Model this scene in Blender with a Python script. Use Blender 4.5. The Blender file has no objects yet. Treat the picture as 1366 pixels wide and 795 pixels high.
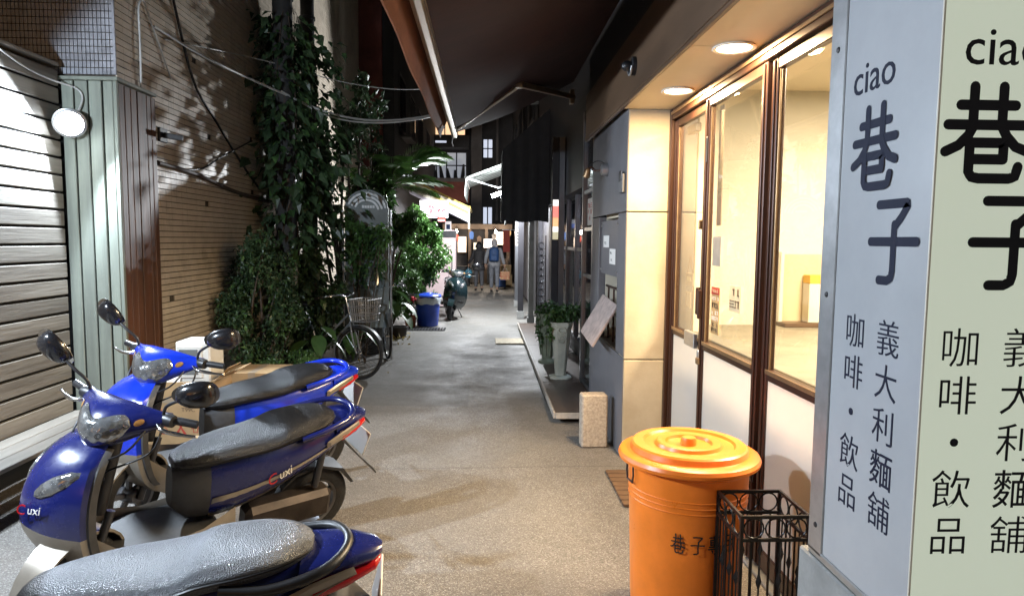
import bpy, bmesh, math, random
import numpy as np
from mathutils import Vector, Matrix, Euler
random.seed(7); np.random.seed(7)
S = bpy.context.scene
C = S.collection
R = math.radians
# ------------------------------------------------------------------ camera
cam = bpy.data.cameras.new('camera'); cam_ob = bpy.data.objects.new('camera', cam); C.objects.link(cam_ob)
cam.sensor_width = 36.0; cam.lens = 36.0 * 900 / 1366; cam.clip_start = 0.05; cam.clip_end = 500
def cam_matrix(h, pitch, yaw, roll):
    f = Vector((math.sin(yaw)*math.cos(pitch), math.cos(yaw)*math.cos(pitch), -math.sin(pitch)))
    r = f.cross(Vector((0, 0, 1))).normalized(); u = r.cross(f)
    r2 = r*math.cos(roll) + u*math.sin(roll); u2 = u*math.cos(roll) - r*math.sin(roll)
    m = Matrix((r2, u2, -f)).transposed().to_4x4(); m.translation = (0, 0, h)
    return m
cam_ob.matrix_world = cam_matrix(1.7, math.atan(77.5/900), math.atan(38/900), R(0.5))
S.camera = cam_ob
# ------------------------------------------------------------------ night sky and moonlight
W = bpy.data.worlds.new('World'); S.world = W; W.use_nodes = True
nt = W.node_tree; bg = nt.nodes['Background']
sky = nt.nodes.new('ShaderNodeTexSky'); sky.sky_type = 'NISHITA'; sky.sun_disc = False
sky.sun_elevation = R(2); sky.sun_rotation = R(200)
nt.links.new(sky.outputs['Color'], bg.inputs['Color']); bg.inputs['Strength'].default_value = 0.05
sun = bpy.data.lights.new('moon_light', 'SUN'); sun.energy = 0.012; sun.angle = R(12); sun.color = (0.75, 0.85, 1)
sun_ob = bpy.data.objects.new('moon_light', sun); C.objects.link(sun_ob); sun_ob.rotation_euler = (R(38), 0, R(20))
S.view_settings.view_transform = 'Standard'; S.view_settings.look = 'None'
S.view_settings.exposure = 0.0; S.view_settings.gamma = 1.0; S.view_settings.use_curve_mapping = False
S.render.engine = 'CYCLES'
S.cycles.use_denoising = True
try: S.cycles.denoiser = 'OPENIMAGEDENOISE'
except Exception: pass
S.cycles.use_adaptive_sampling = True; S.cycles.adaptive_threshold = 0.02
S.cycles.max_bounces = 7; S.cycles.diffuse_bounces = 3; S.cycles.glossy_bounces = 3
S.cycles.transmission_bounces = 5; S.cycles.transparent_max_bounces = 8
S.cycles.caustics_reflective = False; S.cycles.caustics_refractive = False
S.cycles.sample_clamp_indirect = 6.0
S.cycles.use_light_tree = True
# ------------------------------------------------------------------ materials
MATS = {}
def mat(name, col, rough=0.6, metal=0.0, var=0.0, vscale=6.0, bump=0.0, bscale=40.0, col2=None, stretch=(1, 1, 1), emit=None,
        spec=0.5, coat=0.0, trans=0.0, vor=False, rvar=0.0, dirt=0.0, grime=None, orand=0.0):
    if name in MATS: return MATS[name]
    m = bpy.data.materials.new(name); m.use_nodes = True; MATS[name] = m
    t = m.node_tree; b = t.nodes['Principled BSDF']; L = t.links.new
    b.inputs['Base Color'].default_value = (*col, 1); b.inputs['Roughness'].default_value = rough
    b.inputs['Metallic'].default_value = metal; b.inputs['Specular IOR Level'].default_value = spec
    b.inputs['Coat Weight'].default_value = coat; b.inputs['Coat Roughness'].default_value = 0.08
    tc = t.nodes.new('ShaderNodeTexCoord'); mp = t.nodes.new('ShaderNodeMapping'); mp.inputs['Scale'].default_value = stretch
    L(tc.outputs['Object'], mp.inputs['Vector'])
    if var > 0 or col2:
        n = t.nodes.new('ShaderNodeTexNoise'); n.inputs['Scale'].default_value = vscale; n.inputs['Detail'].default_value = 6
        n.inputs['Roughness'].default_value = 0.65
        L(mp.outputs[0], n.inputs['Vector'])
        cr = t.nodes.new('ShaderNodeValToRGB')
        c2 = col2 or tuple(max(0, c*(1-var)) for c in col); c1 = col if col2 else tuple(min(1, c*(1+var*0.6)) for c in col)
        cr.color_ramp.elements[0].position = 0.36; cr.color_ramp.elements[0].color = (*c2, 1)
        cr.color_ramp.elements[1].position = 0.64; cr.color_ramp.elements[1].color = (*c1, 1)
        L(n.outputs['Fac'], cr.inputs['Fac']); out = cr.outputs['Color']
        if dirt > 0:
            n2 = t.nodes.new('ShaderNodeTexNoise'); n2.inputs['Scale'].default_value = vscale*0.23; n2.inputs['Detail'].default_value = 8
            n2.inputs['Roughness'].default_value = 0.75; L(tc.outputs['Object'], n2.inputs['Vector'])
            r2 = t.nodes.new('ShaderNodeMapRange'); r2.inputs['From Min'].default_value = 0.52; r2.inputs['From Max'].default_value = 0.72
            r2.inputs['To Max'].default_value = dirt; L(n2.outputs['Fac'], r2.inputs['Value'])
            mx = t.nodes.new('ShaderNodeMix'); mx.data_type = 'RGBA'; L(r2.outputs[0], mx.inputs['Factor']); L(out, mx.inputs['A'])
            mx.inputs['B'].default_value = (*(grime or (0.05, 0.045, 0.04)), 1); out = mx.outputs['Result']
        if orand > 0:      # piece to piece difference in the timber itself
            oi = t.nodes.new('ShaderNodeObjectInfo'); mr = t.nodes.new('ShaderNodeMapRange'); mr.inputs['To Min'].default_value = 1-orand; mr.inputs['To Max'].default_value = 1+orand*.5
            L(oi.outputs['Random'], mr.inputs['Value']); vm = t.nodes.new('ShaderNodeVectorMath'); vm.operation = 'SCALE'; L(out, vm.inputs[0]); L(mr.outputs[0], vm.inputs['Scale']); out = vm.outputs[0]
            ad = t.nodes.new('ShaderNodeVectorMath'); ad.operation = 'ADD'; L(tc.outputs['Object'], ad.inputs[0]); sc2 = t.nodes.new('ShaderNodeMath'); sc2.operation = 'MULTIPLY'; sc2.inputs[1].default_value = 37.0
            L(oi.outputs['Random'], sc2.inputs[0]); L(sc2.outputs[0], ad.inputs[1]); L(ad.outputs[0], mp.inputs['Vector'])
        L(out, b.inputs['Base Color'])
        if rvar > 0:
            rr = t.nodes.new('ShaderNodeMapRange'); rr.inputs['From Min'].default_value = 0.3; rr.inputs['From Max'].default_value = 0.7
            rr.inputs['To Min'].default_value = max(0.03, rough-rvar); rr.inputs['To Max'].default_value = min(1, rough+rvar)
            L(n.outputs['Fac'], rr.inputs['Value']); L(rr.outputs[0], b.inputs['Roughness'])
    if bump > 0:
        if vor:
            n3 = t.nodes.new('ShaderNodeTexVoronoi'); n3.inputs['Scale'].default_value = bscale; src = n3.outputs['Distance']
        else:
            n3 = t.nodes.new('ShaderNodeTexNoise'); n3.inputs['Scale'].default_value = bscale; n3.inputs['Detail'].default_value = 4; src = n3.outputs['Fac']
        L(mp.outputs[0], n3.inputs['Vector'])
        bp = t.nodes.new('ShaderNodeBump'); bp.inputs['Strength'].default_value = bump; bp.inputs['Distance'].default_value = 0.01
        L(src, bp.inputs['Height']); L(bp.outputs[0], b.inputs['Normal'])
    if emit:
        b.inputs['Emission Color'].default_value = (*emit[:3], 1); b.inputs['Emission Strength'].default_value = emit[3]
    if trans > 0:
        b.inputs['Transmission Weight'].default_value = trans
    return m
def leafmat(name, c1, c2, rough=0.45):
    m = mat(name, c1, rough, col2=c2, vscale=3.0)
    t = m.node_tree; b = t.nodes['Principled BSDF']; o = t.nodes['Material Output']
    tl = t.nodes.new('ShaderNodeBsdfTranslucent'); mx = t.nodes.new('ShaderNodeMixShader'); mx.inputs[0].default_value = 0.22
    src = b.inputs['Base Color'].links[0].from_socket; t.links.new(src, tl.inputs['Color'])
    t.links.new(b.outputs[0], mx.inputs[1]); t.links.new(tl.outputs[0], mx.inputs[2]); t.links.new(mx.outputs[0], o.inputs['Surface'])
    return m
def glassmat(name, tint=(1, 1, 1), refl=1.0, rough=0.0, ior=1.5):
    if name in MATS: return MATS[name]
    m = bpy.data.materials.new(name); m.use_nodes = True; MATS[name] = m
    t = m.node_tree; t.nodes.remove(t.nodes['Principled BSDF']); o = t.nodes['Material Output']
    tr = t.nodes.new('ShaderNodeBsdfTransparent'); tr.inputs[0].default_value = (*tint, 1)
    gl = t.nodes.new('ShaderNodeBsdfGlossy'); gl.inputs['Roughness'].default_value = rough; gl.inputs['Color'].default_value = (refl, refl, refl, 1)
    fr = t.nodes.new('ShaderNodeFresnel'); fr.inputs['IOR'].default_value = ior
    ge = t.nodes.new('ShaderNodeNewGeometry'); mr = t.nodes.new('ShaderNodeMapRange'); mr.inputs['To Min'].default_value = ior; mr.inputs['To Max'].default_value = 1/ior
    t.links.new(ge.outputs['Backfacing'], mr.inputs['Value']); t.links.new(mr.outputs[0], fr.inputs['IOR'])
    mx = t.nodes.new('ShaderNodeMixShader'); t.links.new(fr.outputs[0], mx.inputs[0]); t.links.new(tr.outputs[0], mx.inputs[1]); t.links.new(gl.outputs[0], mx.inputs[2])
    t.links.new(mx.outputs[0], o.inputs['Surface']); return m
def emitmat(name, col, strength):
    m = mat(name, (0.8, 0.8, 0.8), 0.5, emit=(*col, strength))
    m.cycles.emission_sampling = 'NONE'      # each lamp carries its own light source
    return m
# ------------------------------------------------------------------ object helpers
WORLD_MODE = {}
def tag(o, label=None, cat=None, group=None, kind=None):
    if label: o['label'] = label
    if cat: o['category'] = cat
    if group: o['group'] = group
    if kind: o['kind'] = kind
    return o
def thing(name, label, cat, loc=(0, 0, 0), rot=(0, 0, 0), group=None, world=True, kind=None):
    o = bpy.data.objects.new(name, None); C.objects.link(o); o.location = loc; o.rotation_euler = rot
    o.empty_display_size = 0.1
    if world: WORLD_MODE[o.name] = Vector(loc)
    return tag(o, label, cat, group, kind)
def link_mesh(name, me, parent=None):
    o = bpy.data.objects.new(name, me); C.objects.link(o)
    if parent is not None:
        o.parent = parent
        if parent.name in WORLD_MODE: o.matrix_parent_inverse = Matrix.Translation(-WORLD_MODE[parent.name])
    return o
def copy_tree(o, parent=None, depth=0):
    c = o.copy(); C.objects.link(c)
    if parent is not None: c.parent = parent
    for ch in list(o.children): copy_tree(ch, c, depth+1)
    if o.name in WORLD_MODE: WORLD_MODE[c.name] = WORLD_MODE[o.name]
    return c
class MB:
    """collects shapes, then build() links them as one mesh object"""
    def __init__(s): s.v = []; s.f = []; s.M = None
    def xf(s, p): return tuple(s.M @ Vector(p)) if s.M is not None else tuple(p)
    def add(s, vs, fs):
        n = len(s.v); s.v += [s.xf(p) for p in vs]; s.f += [tuple(i+n for i in f) for f in fs]; return s
    def box(s, x0, x1, y0, y1, z0, z1, bev=0.0):
        if bev <= 0:
            vs = [(x, y, z) for z in (z0, z1) for y in (y0, y1) for x in (x0, x1)]
            return s.add(vs, [(0, 2, 3, 1), (4, 5, 7, 6), (0, 1, 5, 4), (2, 6, 7, 3), (0, 4, 6, 2), (1, 3, 7, 5)])
        bm = bmesh.new(); bmesh.ops.create_cube(bm, size=1)
        for v in bm.verts:
            v.co = Vector((x0+(v.co.x+.5)*(x1-x0), y0+(v.co.y+.5)*(y1-y0), z0+(v.co.z+.5)*(z1-z0)))
        b = min(bev, abs(x1-x0)*.45, abs(y1-y0)*.45, abs(z1-z0)*.45)
        bmesh.ops.bevel(bm, geom=list(bm.edges), offset=b, segments=1, affect='EDGES')
        bm.verts.index_update(); s.add([v.co[:] for v in bm.verts], [[v.index for v in f.verts] for f in bm.faces]); bm.free(); return s
    def bar(s, a, b, w, h=None, up=(0, 0, 1)):
        a = Vector(a); b = Vector(b); d = (b-a).normalized(); u = Vector(up)
        if abs(d.dot(u)) > .98: u = Vector((1, 0, 0))
        r = d.cross(u).normalized(); u = r.cross(d); h = h or w
        vs = [p + r*sx*w/2 + u*sy*h/2 for p in (a, b) for sx, sy in ((-1, -1), (1, -1), (1, 1), (-1, 1))]
        return s.add([v[:] for v in vs], [(3, 2, 1, 0), (4, 5, 6, 7), (0, 1, 5, 4), (1, 2, 6, 5), (2, 3, 7, 6), (3, 0, 4, 7)])
    def tube(s, pts, r, n=8, cap=True, closed=False):
        pts = [Vector(p) for p in pts]; N = len(pts); rs = r if isinstance(r, (list, tuple)) else [r]*N
        prev = None; rings = []
        for i, p in enumerate(pts):
            if closed: d = pts[(i+1) % N]-pts[i-1]
            else: d = pts[min(i+1, N-1)]-pts[max(i-1, 0)]
            if d.length < 1e-9: d = Vector((0, 0, 1))
            d.normalize()
            if prev is None:
                u = Vector((0, 0, 1)) if abs(d.z) < .9 else Vector((1, 0, 0)); u = (u-d*u.dot(d)).normalized()
            else:
                u = prev-d*prev.dot(d); u = u.normalized() if u.length > 1e-6 else d.orthogonal().normalized()
            prev = u; w = d.cross(u)
            rings.append([p+(u*math.cos(2*math.pi*k/n)+w*math.sin(2*math.pi*k/n))*rs[i] for k in range(n)])
        vs = [v[:] for rg in rings for v in rg]; fs = []
        M_ = N if closed else N-1
        for i in range(M_):
            j = (i+1) % N
            for k in range(n): fs.append((i*n+k, i*n+(k+1) % n, j*n+(k+1) % n, j*n+k))
        if cap and not closed:
            fs.append(tuple(range(n))[::-1]); fs.append(tuple((N-1)*n+k for k in range(n)))
        return s.add(vs, fs)
    def lathe(s, prof, n=32, c=(0, 0, 0), axis='z', cap=True):
        """profile of (radius, height)"""
        vs = []; fs = []; m = len(prof)
        for r, h in prof:
            for k in range(n):
                a = 2*math.pi*k/n; x, y = r*math.cos(a), r*math.sin(a)
                p = (x, y, h) if axis == 'z' else ((h, x, y) if axis == 'x' else (y, h, x))
                vs.append((c[0]+p[0], c[1]+p[1], c[2]+p[2]))
        for i in range(m-1):
            for k in range(n): fs.append((i*n+k, i*n+(k+1) % n, (i+1)*n+(k+1) % n, (i+1)*n+k))
        if cap:
            if prof[0][0] > 1e-6: fs.append(tuple(range(n))[::-1])
            if prof[-1][0] > 1e-6: fs.append(tuple((m-1)*n+k for k in range(n)))
        return s.add(vs, fs)
    def loft(s, secs, closed=True, cap=True):
        n = len(secs[0]); vs = [tuple(p) for sc in secs for p in sc]; fs = []
        for i in range(len(secs)-1):
            for k in range(n if closed else n-1): fs.append((i*n+k, i*n+(k+1) % n, (i+1)*n+(k+1) % n, (i+1)*n+k))
        if cap and closed: fs.append(tuple(range(n))[::-1]); fs.append(tuple((len(secs)-1)*n+k for k in range(n)))
        return s.add(vs, fs)
    def prism(s, outline, fn0, fn1):
        """outline of 2-D points mapped to 3-D by fn0 (one face) and fn1 (the other)"""
        n = len(outline); vs = [fn0(*p) for p in outline]+[fn1(*p) for p in outline]
        fs = [tuple(range(n))[::-1], tuple(range(n, 2*n))]+[(k, (k+1) % n, n+(k+1) % n, n+k) for k in range(n)]
        return s.add(vs, fs)
    def ribbon(s, pts, w, fn, depth=0.0):
        """flat stroke of width w with round ends along a 2-D polyline, mapped to 3-D by fn(u, v)"""
        pts = [Vector(p) for p in pts]; Ls = []; Rs = []
        def nrm(i):
            d = pts[min(i+1, len(pts)-1)]-pts[max(i-1, 0)]
            return Vector((-d.y, d.x)).normalized()
        for i, p in enumerate(pts): n = nrm(i); Ls.append(p+n*w/2); Rs.append(p-n*w/2)
        out = list(Ls)
        d = (pts[-1]-pts[-2]).normalized(); n = nrm(len(pts)-1)
        out += [pts[-1]+n*math.cos(a)*w/2+d*math.sin(a)*w/2 for a in (R(30), R(60), R(90), R(120), R(150))]
        out += Rs[::-1]
        d = (pts[0]-pts[1]).normalized(); n = -nrm(0)
        out += [pts[0]+n*math.cos(a)*w/2+d*math.sin(a)*w/2 for a in (R(30), R(60), R(90), R(120), R(150))]
        k = len(Ls); ne = 5
        vs = [fn(p.x, p.y) for p in out]; fs = []
        for i in range(k-1): fs.append((i, 2*k+ne-1-i, 2*k+ne-2-i, i+1))
        fs.append(tuple(range(k-1, k+ne+1))[::-1]); fs.append(tuple([2*k+ne-1]+list(range(2*k+ne, 2*k+2*ne))+[0])[::-1])
        return s.add(vs, fs)
    def build(s, name, m, parent=None, smooth=None, kind=None, bev=None):
        me = bpy.data.meshes.new(name); me.from_pydata(s.v, [], s.f); me.update()
        me.materials.append(MATS[m] if isinstance(m, str) else m)
        bm = bmesh.new(); bm.from_mesh(me); bmesh.ops.recalc_face_normals(bm, faces=bm.faces); bm.to_mesh(me); bm.free()
        if smooth is not None:
            for p in me.polygons: p.use_smooth = True
            me.set_sharp_from_angle(angle=R(smooth))
        o = link_mesh(name, me, parent)
        if bev:
            b = o.modifiers.new('edge', 'BEVEL'); b.width = bev; b.segments = 2; b.limit_method = 'ANGLE'; b.angle_limit = R(40)
        if kind: o['kind'] = kind
        return o
def box(name, x0, x1, y0, y1, z0, z1, m, parent=None, bev=0.004):
    return MB().box(x0, x1, y0, y1, z0, z1, bev).build(name, m, parent)
def fast_mesh(name, V, F, m, parent=None, smooth=False):
    V = np.asarray(V, np.float32); F = np.asarray(F, np.int32)
    me = bpy.data.meshes.new(name); me.vertices.add(len(V)); me.vertices.foreach_set('co', V.ravel())
    k = F.shape[1]; me.loops.add(F.size); me.loops.foreach_set('vertex_index', F.ravel())
    me.polygons.add(len(F)); me.polygons.foreach_set('loop_start', np.arange(0, F.size, k, dtype=np.int32))
    try: me.polygons.foreach_set('loop_total', np.full(len(F), k, dtype=np.int32))
    except Exception: pass
    me.update(calc_edges=True); me.validate()
    if not smooth: me.shade_flat()
    me.materials.append(MATS[m] if isinstance(m, str) else m)
    return link_mesh(name, me, parent)
def text_obj(name, body, size, m, parent, M, extrude=0.0008, offset=0.0, align='CENTER', local=False):
    cu = bpy.data.curves.new('lettering', 'FONT'); cu.body = body; cu.size = size; cu.extrude = extrude; cu.offset = offset
    cu.align_x = align; cu.align_y = 'CENTER'; cu.resolution_u = 3
    to = bpy.data.objects.new('lettering_curve', cu); C.objects.link(to)
    dg = bpy.context.evaluated_depsgraph_get(); dg.update()
    me = bpy.data.meshes.new_from_object(to.evaluated_get(dg)); C.objects.unlink(to); bpy.data.objects.remove(to)
    me.transform(M); me.materials.clear(); me.materials.append(MATS[m] if isinstance(m, str) else m)
    return link_mesh(name, me, parent)
def frame_mat(origin, right, up):
    r = Vector(right).normalized(); u = Vector(up).normalized(); n = r.cross(u)
    M = Matrix((r, u, n)).transposed().to_4x4(); M.translation = origin; return M
def catenary(a, b, sag, n=14, wob=0.0):
    a = Vector(a); b = Vector(b); out = []
    for i in range(n+1):
        t = i/n; p = a.lerp(b, t); p.z -= sag*4*t*(1-t)
        if wob and 0 < i < n: p += Vector((random.uniform(-wob, wob), random.uniform(-wob, wob), random.uniform(-wob, wob)))
        out.append(p)
    return out
def smoothpath(pts, sub=6):
    P = [Vector(p) for p in pts]; out = []
    for i in range(len(P)-1):
        p0 = P[max(i-1, 0)]; p1 = P[i]; p2 = P[i+1]; p3 = P[min(i+2, len(P)-1)]
        for k in range(sub):
            t = k/sub
            out.append(0.5*((2*p1)+(p2-p0)*t+(2*p0-5*p1+4*p2-p3)*t*t+(3*p1-p0-3*p2+p3)*t**3))
    out.append(P[-1]); return out
def area_light(name, loc, size, energy, col, direction=(0, 0, -1), parent=None, sy=None, shape='DISK', spread=180):
    l = bpy.data.lights.new(name, 'AREA'); l.shape = shape if not sy else 'RECTANGLE'; l.size = size
    if sy: l.size_y = sy
    l.energy = energy; l.color = col; l.spread = R(spread)
    o = bpy.data.objects.new(name, l); C.objects.link(o); o.location = loc
    o.rotation_euler = Vector(direction).to_track_quat('-Z', 'Y').to_euler()
    if parent is not None:
        o.parent = parent
        if parent.name in WORLD_MODE: o.matrix_parent_inverse = Matrix.Translation(-WORLD_MODE[parent.name])
    return o
# ------------------------------------------------------------------ material library
mat('cream_stone', (0.47, 0.405, 0.30), 0.55, col2=(0.38, 0.32, 0.225), vscale=2.2, bump=0.12, bscale=60, dirt=0.25, grime=(0.25, 0.20, 0.13), rvar=0.1)
mat('grey_panel', (0.135, 0.132, 0.142), 0.5, var=0.16, vscale=1.7, bump=0.05, bscale=14, dirt=0.25, grime=(0.13, 0.13, 0.14), rvar=0.12)
mat('grey_panel_dark', (0.10, 0.105, 0.115), 0.4, var=0.2, vscale=3, bump=0.04, bscale=20)
mat('soffit_white', (0.72, 0.62, 0.46), 0.6, var=0.05, vscale=2)
mat('fascia_brown', (0.10, 0.06, 0.035), 0.4, var=0.3, vscale=3, stretch=(1, 0.2, 1))
mat('bronze', (0.055, 0.024, 0.015), 0.36, 0.4, var=0.25, vscale=5, bump=0.03, bscale=90, stretch=(1, 1, .1))
mat('bronze_bright', (0.30, 0.20, 0.11), 0.35, 0.7, var=0.2, vscale=8)
mat('frosted_panel', (0.80, 0.76, 0.70), 0.5, var=0.05, vscale=2)
def frosted():
    m = MATS['frosted_panel']; t = m.node_tree; b = t.nodes['Principled BSDF']; o = t.nodes['Material Output']
    tl = t.nodes.new('ShaderNodeBsdfTranslucent'); tl.inputs['Color'].default_value = (.85, .8, .72, 1); mx = t.nodes.new('ShaderNodeMixShader'); mx.inputs[0].default_value = .45
    t.links.new(b.outputs[0], mx.inputs[1]); t.links.new(tl.outputs[0], mx.inputs[2]); t.links.new(mx.outputs[0], o.inputs['Surface'])
frosted()
mat('interior_wall', (0.56, 0.52, 0.425), 0.7, var=0.04, vscale=1.5)
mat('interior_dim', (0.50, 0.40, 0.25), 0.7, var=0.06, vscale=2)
mat('counter_grey', (0.19, 0.17, 0.13), 0.5, var=0.2, vscale=5, bump=0.05, bscale=30)
mat('aluminium', (0.45, 0.46, 0.47), 0.35, 0.8, var=0.15, vscale=10)
mat('steel_dark', (0.06, 0.06, 0.065), 0.35, 0.6, var=0.2, vscale=8)
mat('black_iron', (0.012, 0.010, 0.010), 0.35, 0.4, bump=0.15, bscale=120)
mat('black_plastic', (0.014, 0.014, 0.016), 0.4, var=0.3, vscale=14, bump=0.05, bscale=200)
mat('white_paper', (0.78, 0.76, 0.72), 0.7, var=0.04, vscale=6)
mat('ink', (0.012, 0.012, 0.014), 0.5)
mat('ink_blue', (0.010, 0.013, 0.03), 0.6, spec=.15)
mat('sign_side_tint', (0.37, 0.385, 0.405), 0.24, var=0.08, vscale=1.5, dirt=.35, grime=(.27, .29, .31), coat=0.2)  # cool lamp light on the pale side face put into its colour
mat('sign_front_glow', (0.56, 0.60, 0.50), 0.3, var=0.08, vscale=1.5, dirt=.4, grime=(.36, .38, .31), coat=0.2, emit=(0.66, 0.74, 0.60, 0.66))  # green tint and added glow stand in for light from unseen lamps
mat('concrete_grey', (0.27, 0.27, 0.26), 0.8, var=0.2, vscale=4, bump=0.2, bscale=60, dirt=0.4)
glassmat('shop_glass', (0.97, 0.97, 0.95)); glassmat('dark_glass', (0.62, 0.65, 0.70), 1.0, 0.02)
glassmat('clear_plastic', (0.86, 0.9, 0.92), 0.9, 0.12)
# ------------------------------------------------------------------ the ground
def ground_material():
    m = bpy.data.materials.new('alley_paving'); m.use_nodes = True; MATS['alley_paving'] = m
    t = m.node_tree; b = t.nodes['Principled BSDF']; L = t.links.new; N = t.nodes.new
    tc = N('ShaderNodeTexCoord'); sp = N('ShaderNodeSeparateXYZ'); L(tc.outputs['Object'], sp.inputs[0])
    def noise(sc, det=4, ro=.6):
        n = N('ShaderNodeTexNoise'); n.inputs['Scale'].default_value = sc; n.inputs['Detail'].default_value = det; n.inputs['Roughness'].default_value = ro
        L(tc.outputs['Object'], n.inputs['Vector']); return n.outputs['Fac']
    def ramp(src, stops):
        r = N('ShaderNodeValToRGB'); e = r.color_ramp.elements
        while len(e) < len(stops): e.new(0.5)
        for k, (p, c) in enumerate(stops): e[k].position = p; e[k].color = (*c, 1)
        L(src, r.inputs['Fac']); return r.outputs['Color']
    def mix(f, a, bb, mode='MIX'):
        x = N('ShaderNodeMix'); x.data_type = 'RGBA'; x.blend_type = mode
        if isinstance(f, float): x.inputs['Factor'].default_value = f
        else: L(f, x.inputs['Factor'])
        for s_, v in (('A', a), ('B', bb)):
            if isinstance(v, tuple): x.inputs[s_].default_value = (*v, 1)
            else: L(v, x.inputs[s_])
        return x.outputs['Result']
    def rng(src, a, c, lo=0., hi=1.):
        r = N('ShaderNodeMapRange'); r.inputs['From Min'].default_value = a; r.inputs['From Max'].default_value = c
        r.inputs['To Min'].default_value = lo; r.inputs['To Max'].default_value = hi; L(src, r.inputs['Value']); return r.outputs[0]
    v = N('ShaderNodeTexVoronoi'); v.inputs['Scale'].default_value = 150; L(tc.outputs['Object'], v.inputs['Vector'])
    hs = N('ShaderNodeSeparateColor'); L(v.outputs['Color'], hs.inputs[0])
    # exposed aggregate pebbles
    peb = ramp(hs.outputs[0], [(0.0, (0.08, 0.073, 0.066)), (0.3, (0.15, 0.138, 0.124)), (0.72, (0.225, 0.21, 0.19)), (1.0, (0.40, 0.385, 0.355))])
    gap = rng(v.outputs['Distance'], 0.35, 0.62, 0., .75)
    agg = mix(gap, peb, (0.13, 0.11, 0.09))
    # smoother worn asphalt further along
    asp = ramp(noise(30, 6, .75), [(0.3, (0.115, 0.112, 0.106)), (0.7, (0.20, 0.195, 0.182))])
    wob = N('ShaderNodeMath'); wob.operation = 'MULTIPLY_ADD'; L(noise(1.3, 3), wob.inputs[0]); wob.inputs[1].default_value = 1.6; L(sp.outputs[1], wob.inputs[2])
    far = rng(wob.outputs[0], 7.4, 8.4)
    base = mix(far, agg, asp)
    pat = rng(noise(.9, 6, .7), .42, .68, 0., .6); base = mix(pat, base, (0.15, 0.135, 0.115))
    st = rng(noise(2.8, 8, .8), .56, .72, 0., .5); base = mix(st, base, (0.11, 0.10, 0.09))
    spk = rng(noise(220, 2, .5), .60, .70, 0., .5); base = mix(spk, base, (0.55, 0.52, 0.46))
    # hairline cracks
    vc = N('ShaderNodeTexVoronoi'); vc.feature = 'DISTANCE_TO_EDGE'; vc.inputs['Scale'].default_value = .55
    dm = N('ShaderNodeVectorMath'); dm.operation = 'ADD'; nz = N('ShaderNodeTexNoise'); nz.inputs['Scale'].default_value = 4; nz.inputs['Detail'].default_value = 6
    L(tc.outputs['Object'], nz.inputs['Vector']); L(tc.outputs['Object'], dm.inputs[0]); sc = N('ShaderNodeVectorMath'); sc.operation = 'SCALE'; sc.inputs['Scale'].default_value = .35
    L(nz.outputs['Color'], sc.inputs[0]); L(sc.outputs[0], dm.inputs[1]); L(dm.outputs[0], vc.inputs['Vector'])
    ck = rng(vc.outputs['Distance'], 0.0, 0.003, .22, 0.); base = mix(ck, base, (0.06, 0.055, 0.05))
    # cast joint across the alley and a squared repair patch
    def band(sock, c, w):
        d = N('ShaderNodeMath'); d.operation = 'SUBTRACT'; L(sock, d.inputs[0]); d.inputs[1].default_value = c; a = N('ShaderNodeMath'); a.operation = 'ABSOLUTE'; L(d.outputs[0], a.inputs[0]); return rng(a.outputs[0], w*.5, w, 1., 0.)
    wj = N('ShaderNodeMath'); wj.operation = 'MULTIPLY_ADD'; L(noise(2.2, 4), wj.inputs[0]); wj.inputs[1].default_value = .05; L(sp.outputs[1], wj.inputs[2])
    for c in (4.97, 9.3): jb = N('ShaderNodeMath'); jb.operation = 'MULTIPLY'; L(band(wj.outputs[0], c, .008), jb.inputs[0]); jb.inputs[1].default_value = .55; base = mix(jb.outputs[0], base, (0.05, 0.045, 0.04))
    bx_, by_ = band(sp.outputs[0], -.75, .62), band(sp.outputs[1], 7.35, .55)
    pm = N('ShaderNodeMath'); pm.operation = 'MULTIPLY'; L(rng(bx_, .05, .12), pm.inputs[0]); L(rng(by_, .05, .12), pm.inputs[1]); pm2 = N('ShaderNodeMath'); pm2.operation = 'MULTIPLY'; L(pm.outputs[0], pm2.inputs[0]); pm2.inputs[1].default_value = .45
    base = mix(pm2.outputs[0], base, (0.10, 0.098, 0.092))
    L(base, b.inputs['Base Color'])
    L(rng(noise(1.6, 6, .7), .35, .7, .42, .8), b.inputs['Roughness'])
    bp = N('ShaderNodeBump'); bp.inputs['Strength'].default_value = .5; bp.inputs['Distance'].default_value = .006; L(v.outputs['Distance'], bp.inputs['Height'])
    bp2 = N('ShaderNodeBump'); bp2.inputs['Strength'].default_value = .35; bp2.inputs['Distance'].default_value = .03; L(noise(3.5, 5), bp2.inputs['Height'])
    L(bp.outputs[0], bp2.inputs['Normal']); L(bp2.outputs[0], b.inputs['Normal'])
ground_material()
# one sheet, slightly uneven near the camera
gv = []; gf = []
xs = [-120, -40, -12]+[-6+.3*i for i in range(41)]+[12, 40, 120]; ys = [-60, -15, -6]+[-2+.35*i for i in range(90)]+[36, 50, 90, 200]
for y in ys:
    for x in xs:
        z = 0.008*math.sin(x*1.7+y*.6)*math.sin(y*.9+1) if -3.2 < x < 1.0 and 0 < y < 26 else 0
        gv.append((x, y, z-0.004))
nx = len(xs)
for j in range(len(ys)-1):
    for i in range(nx-1): gf.append((j*nx+i, j*nx+i+1, (j+1)*nx+i+1, (j+1)*nx+i))
g_ = MB(); g_.add(gv, gf); tag(g_.build('alley_ground', 'alley_paving', smooth=60), 'speckled grey and tan paved alley floor', 'ground', kind='structure')
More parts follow.
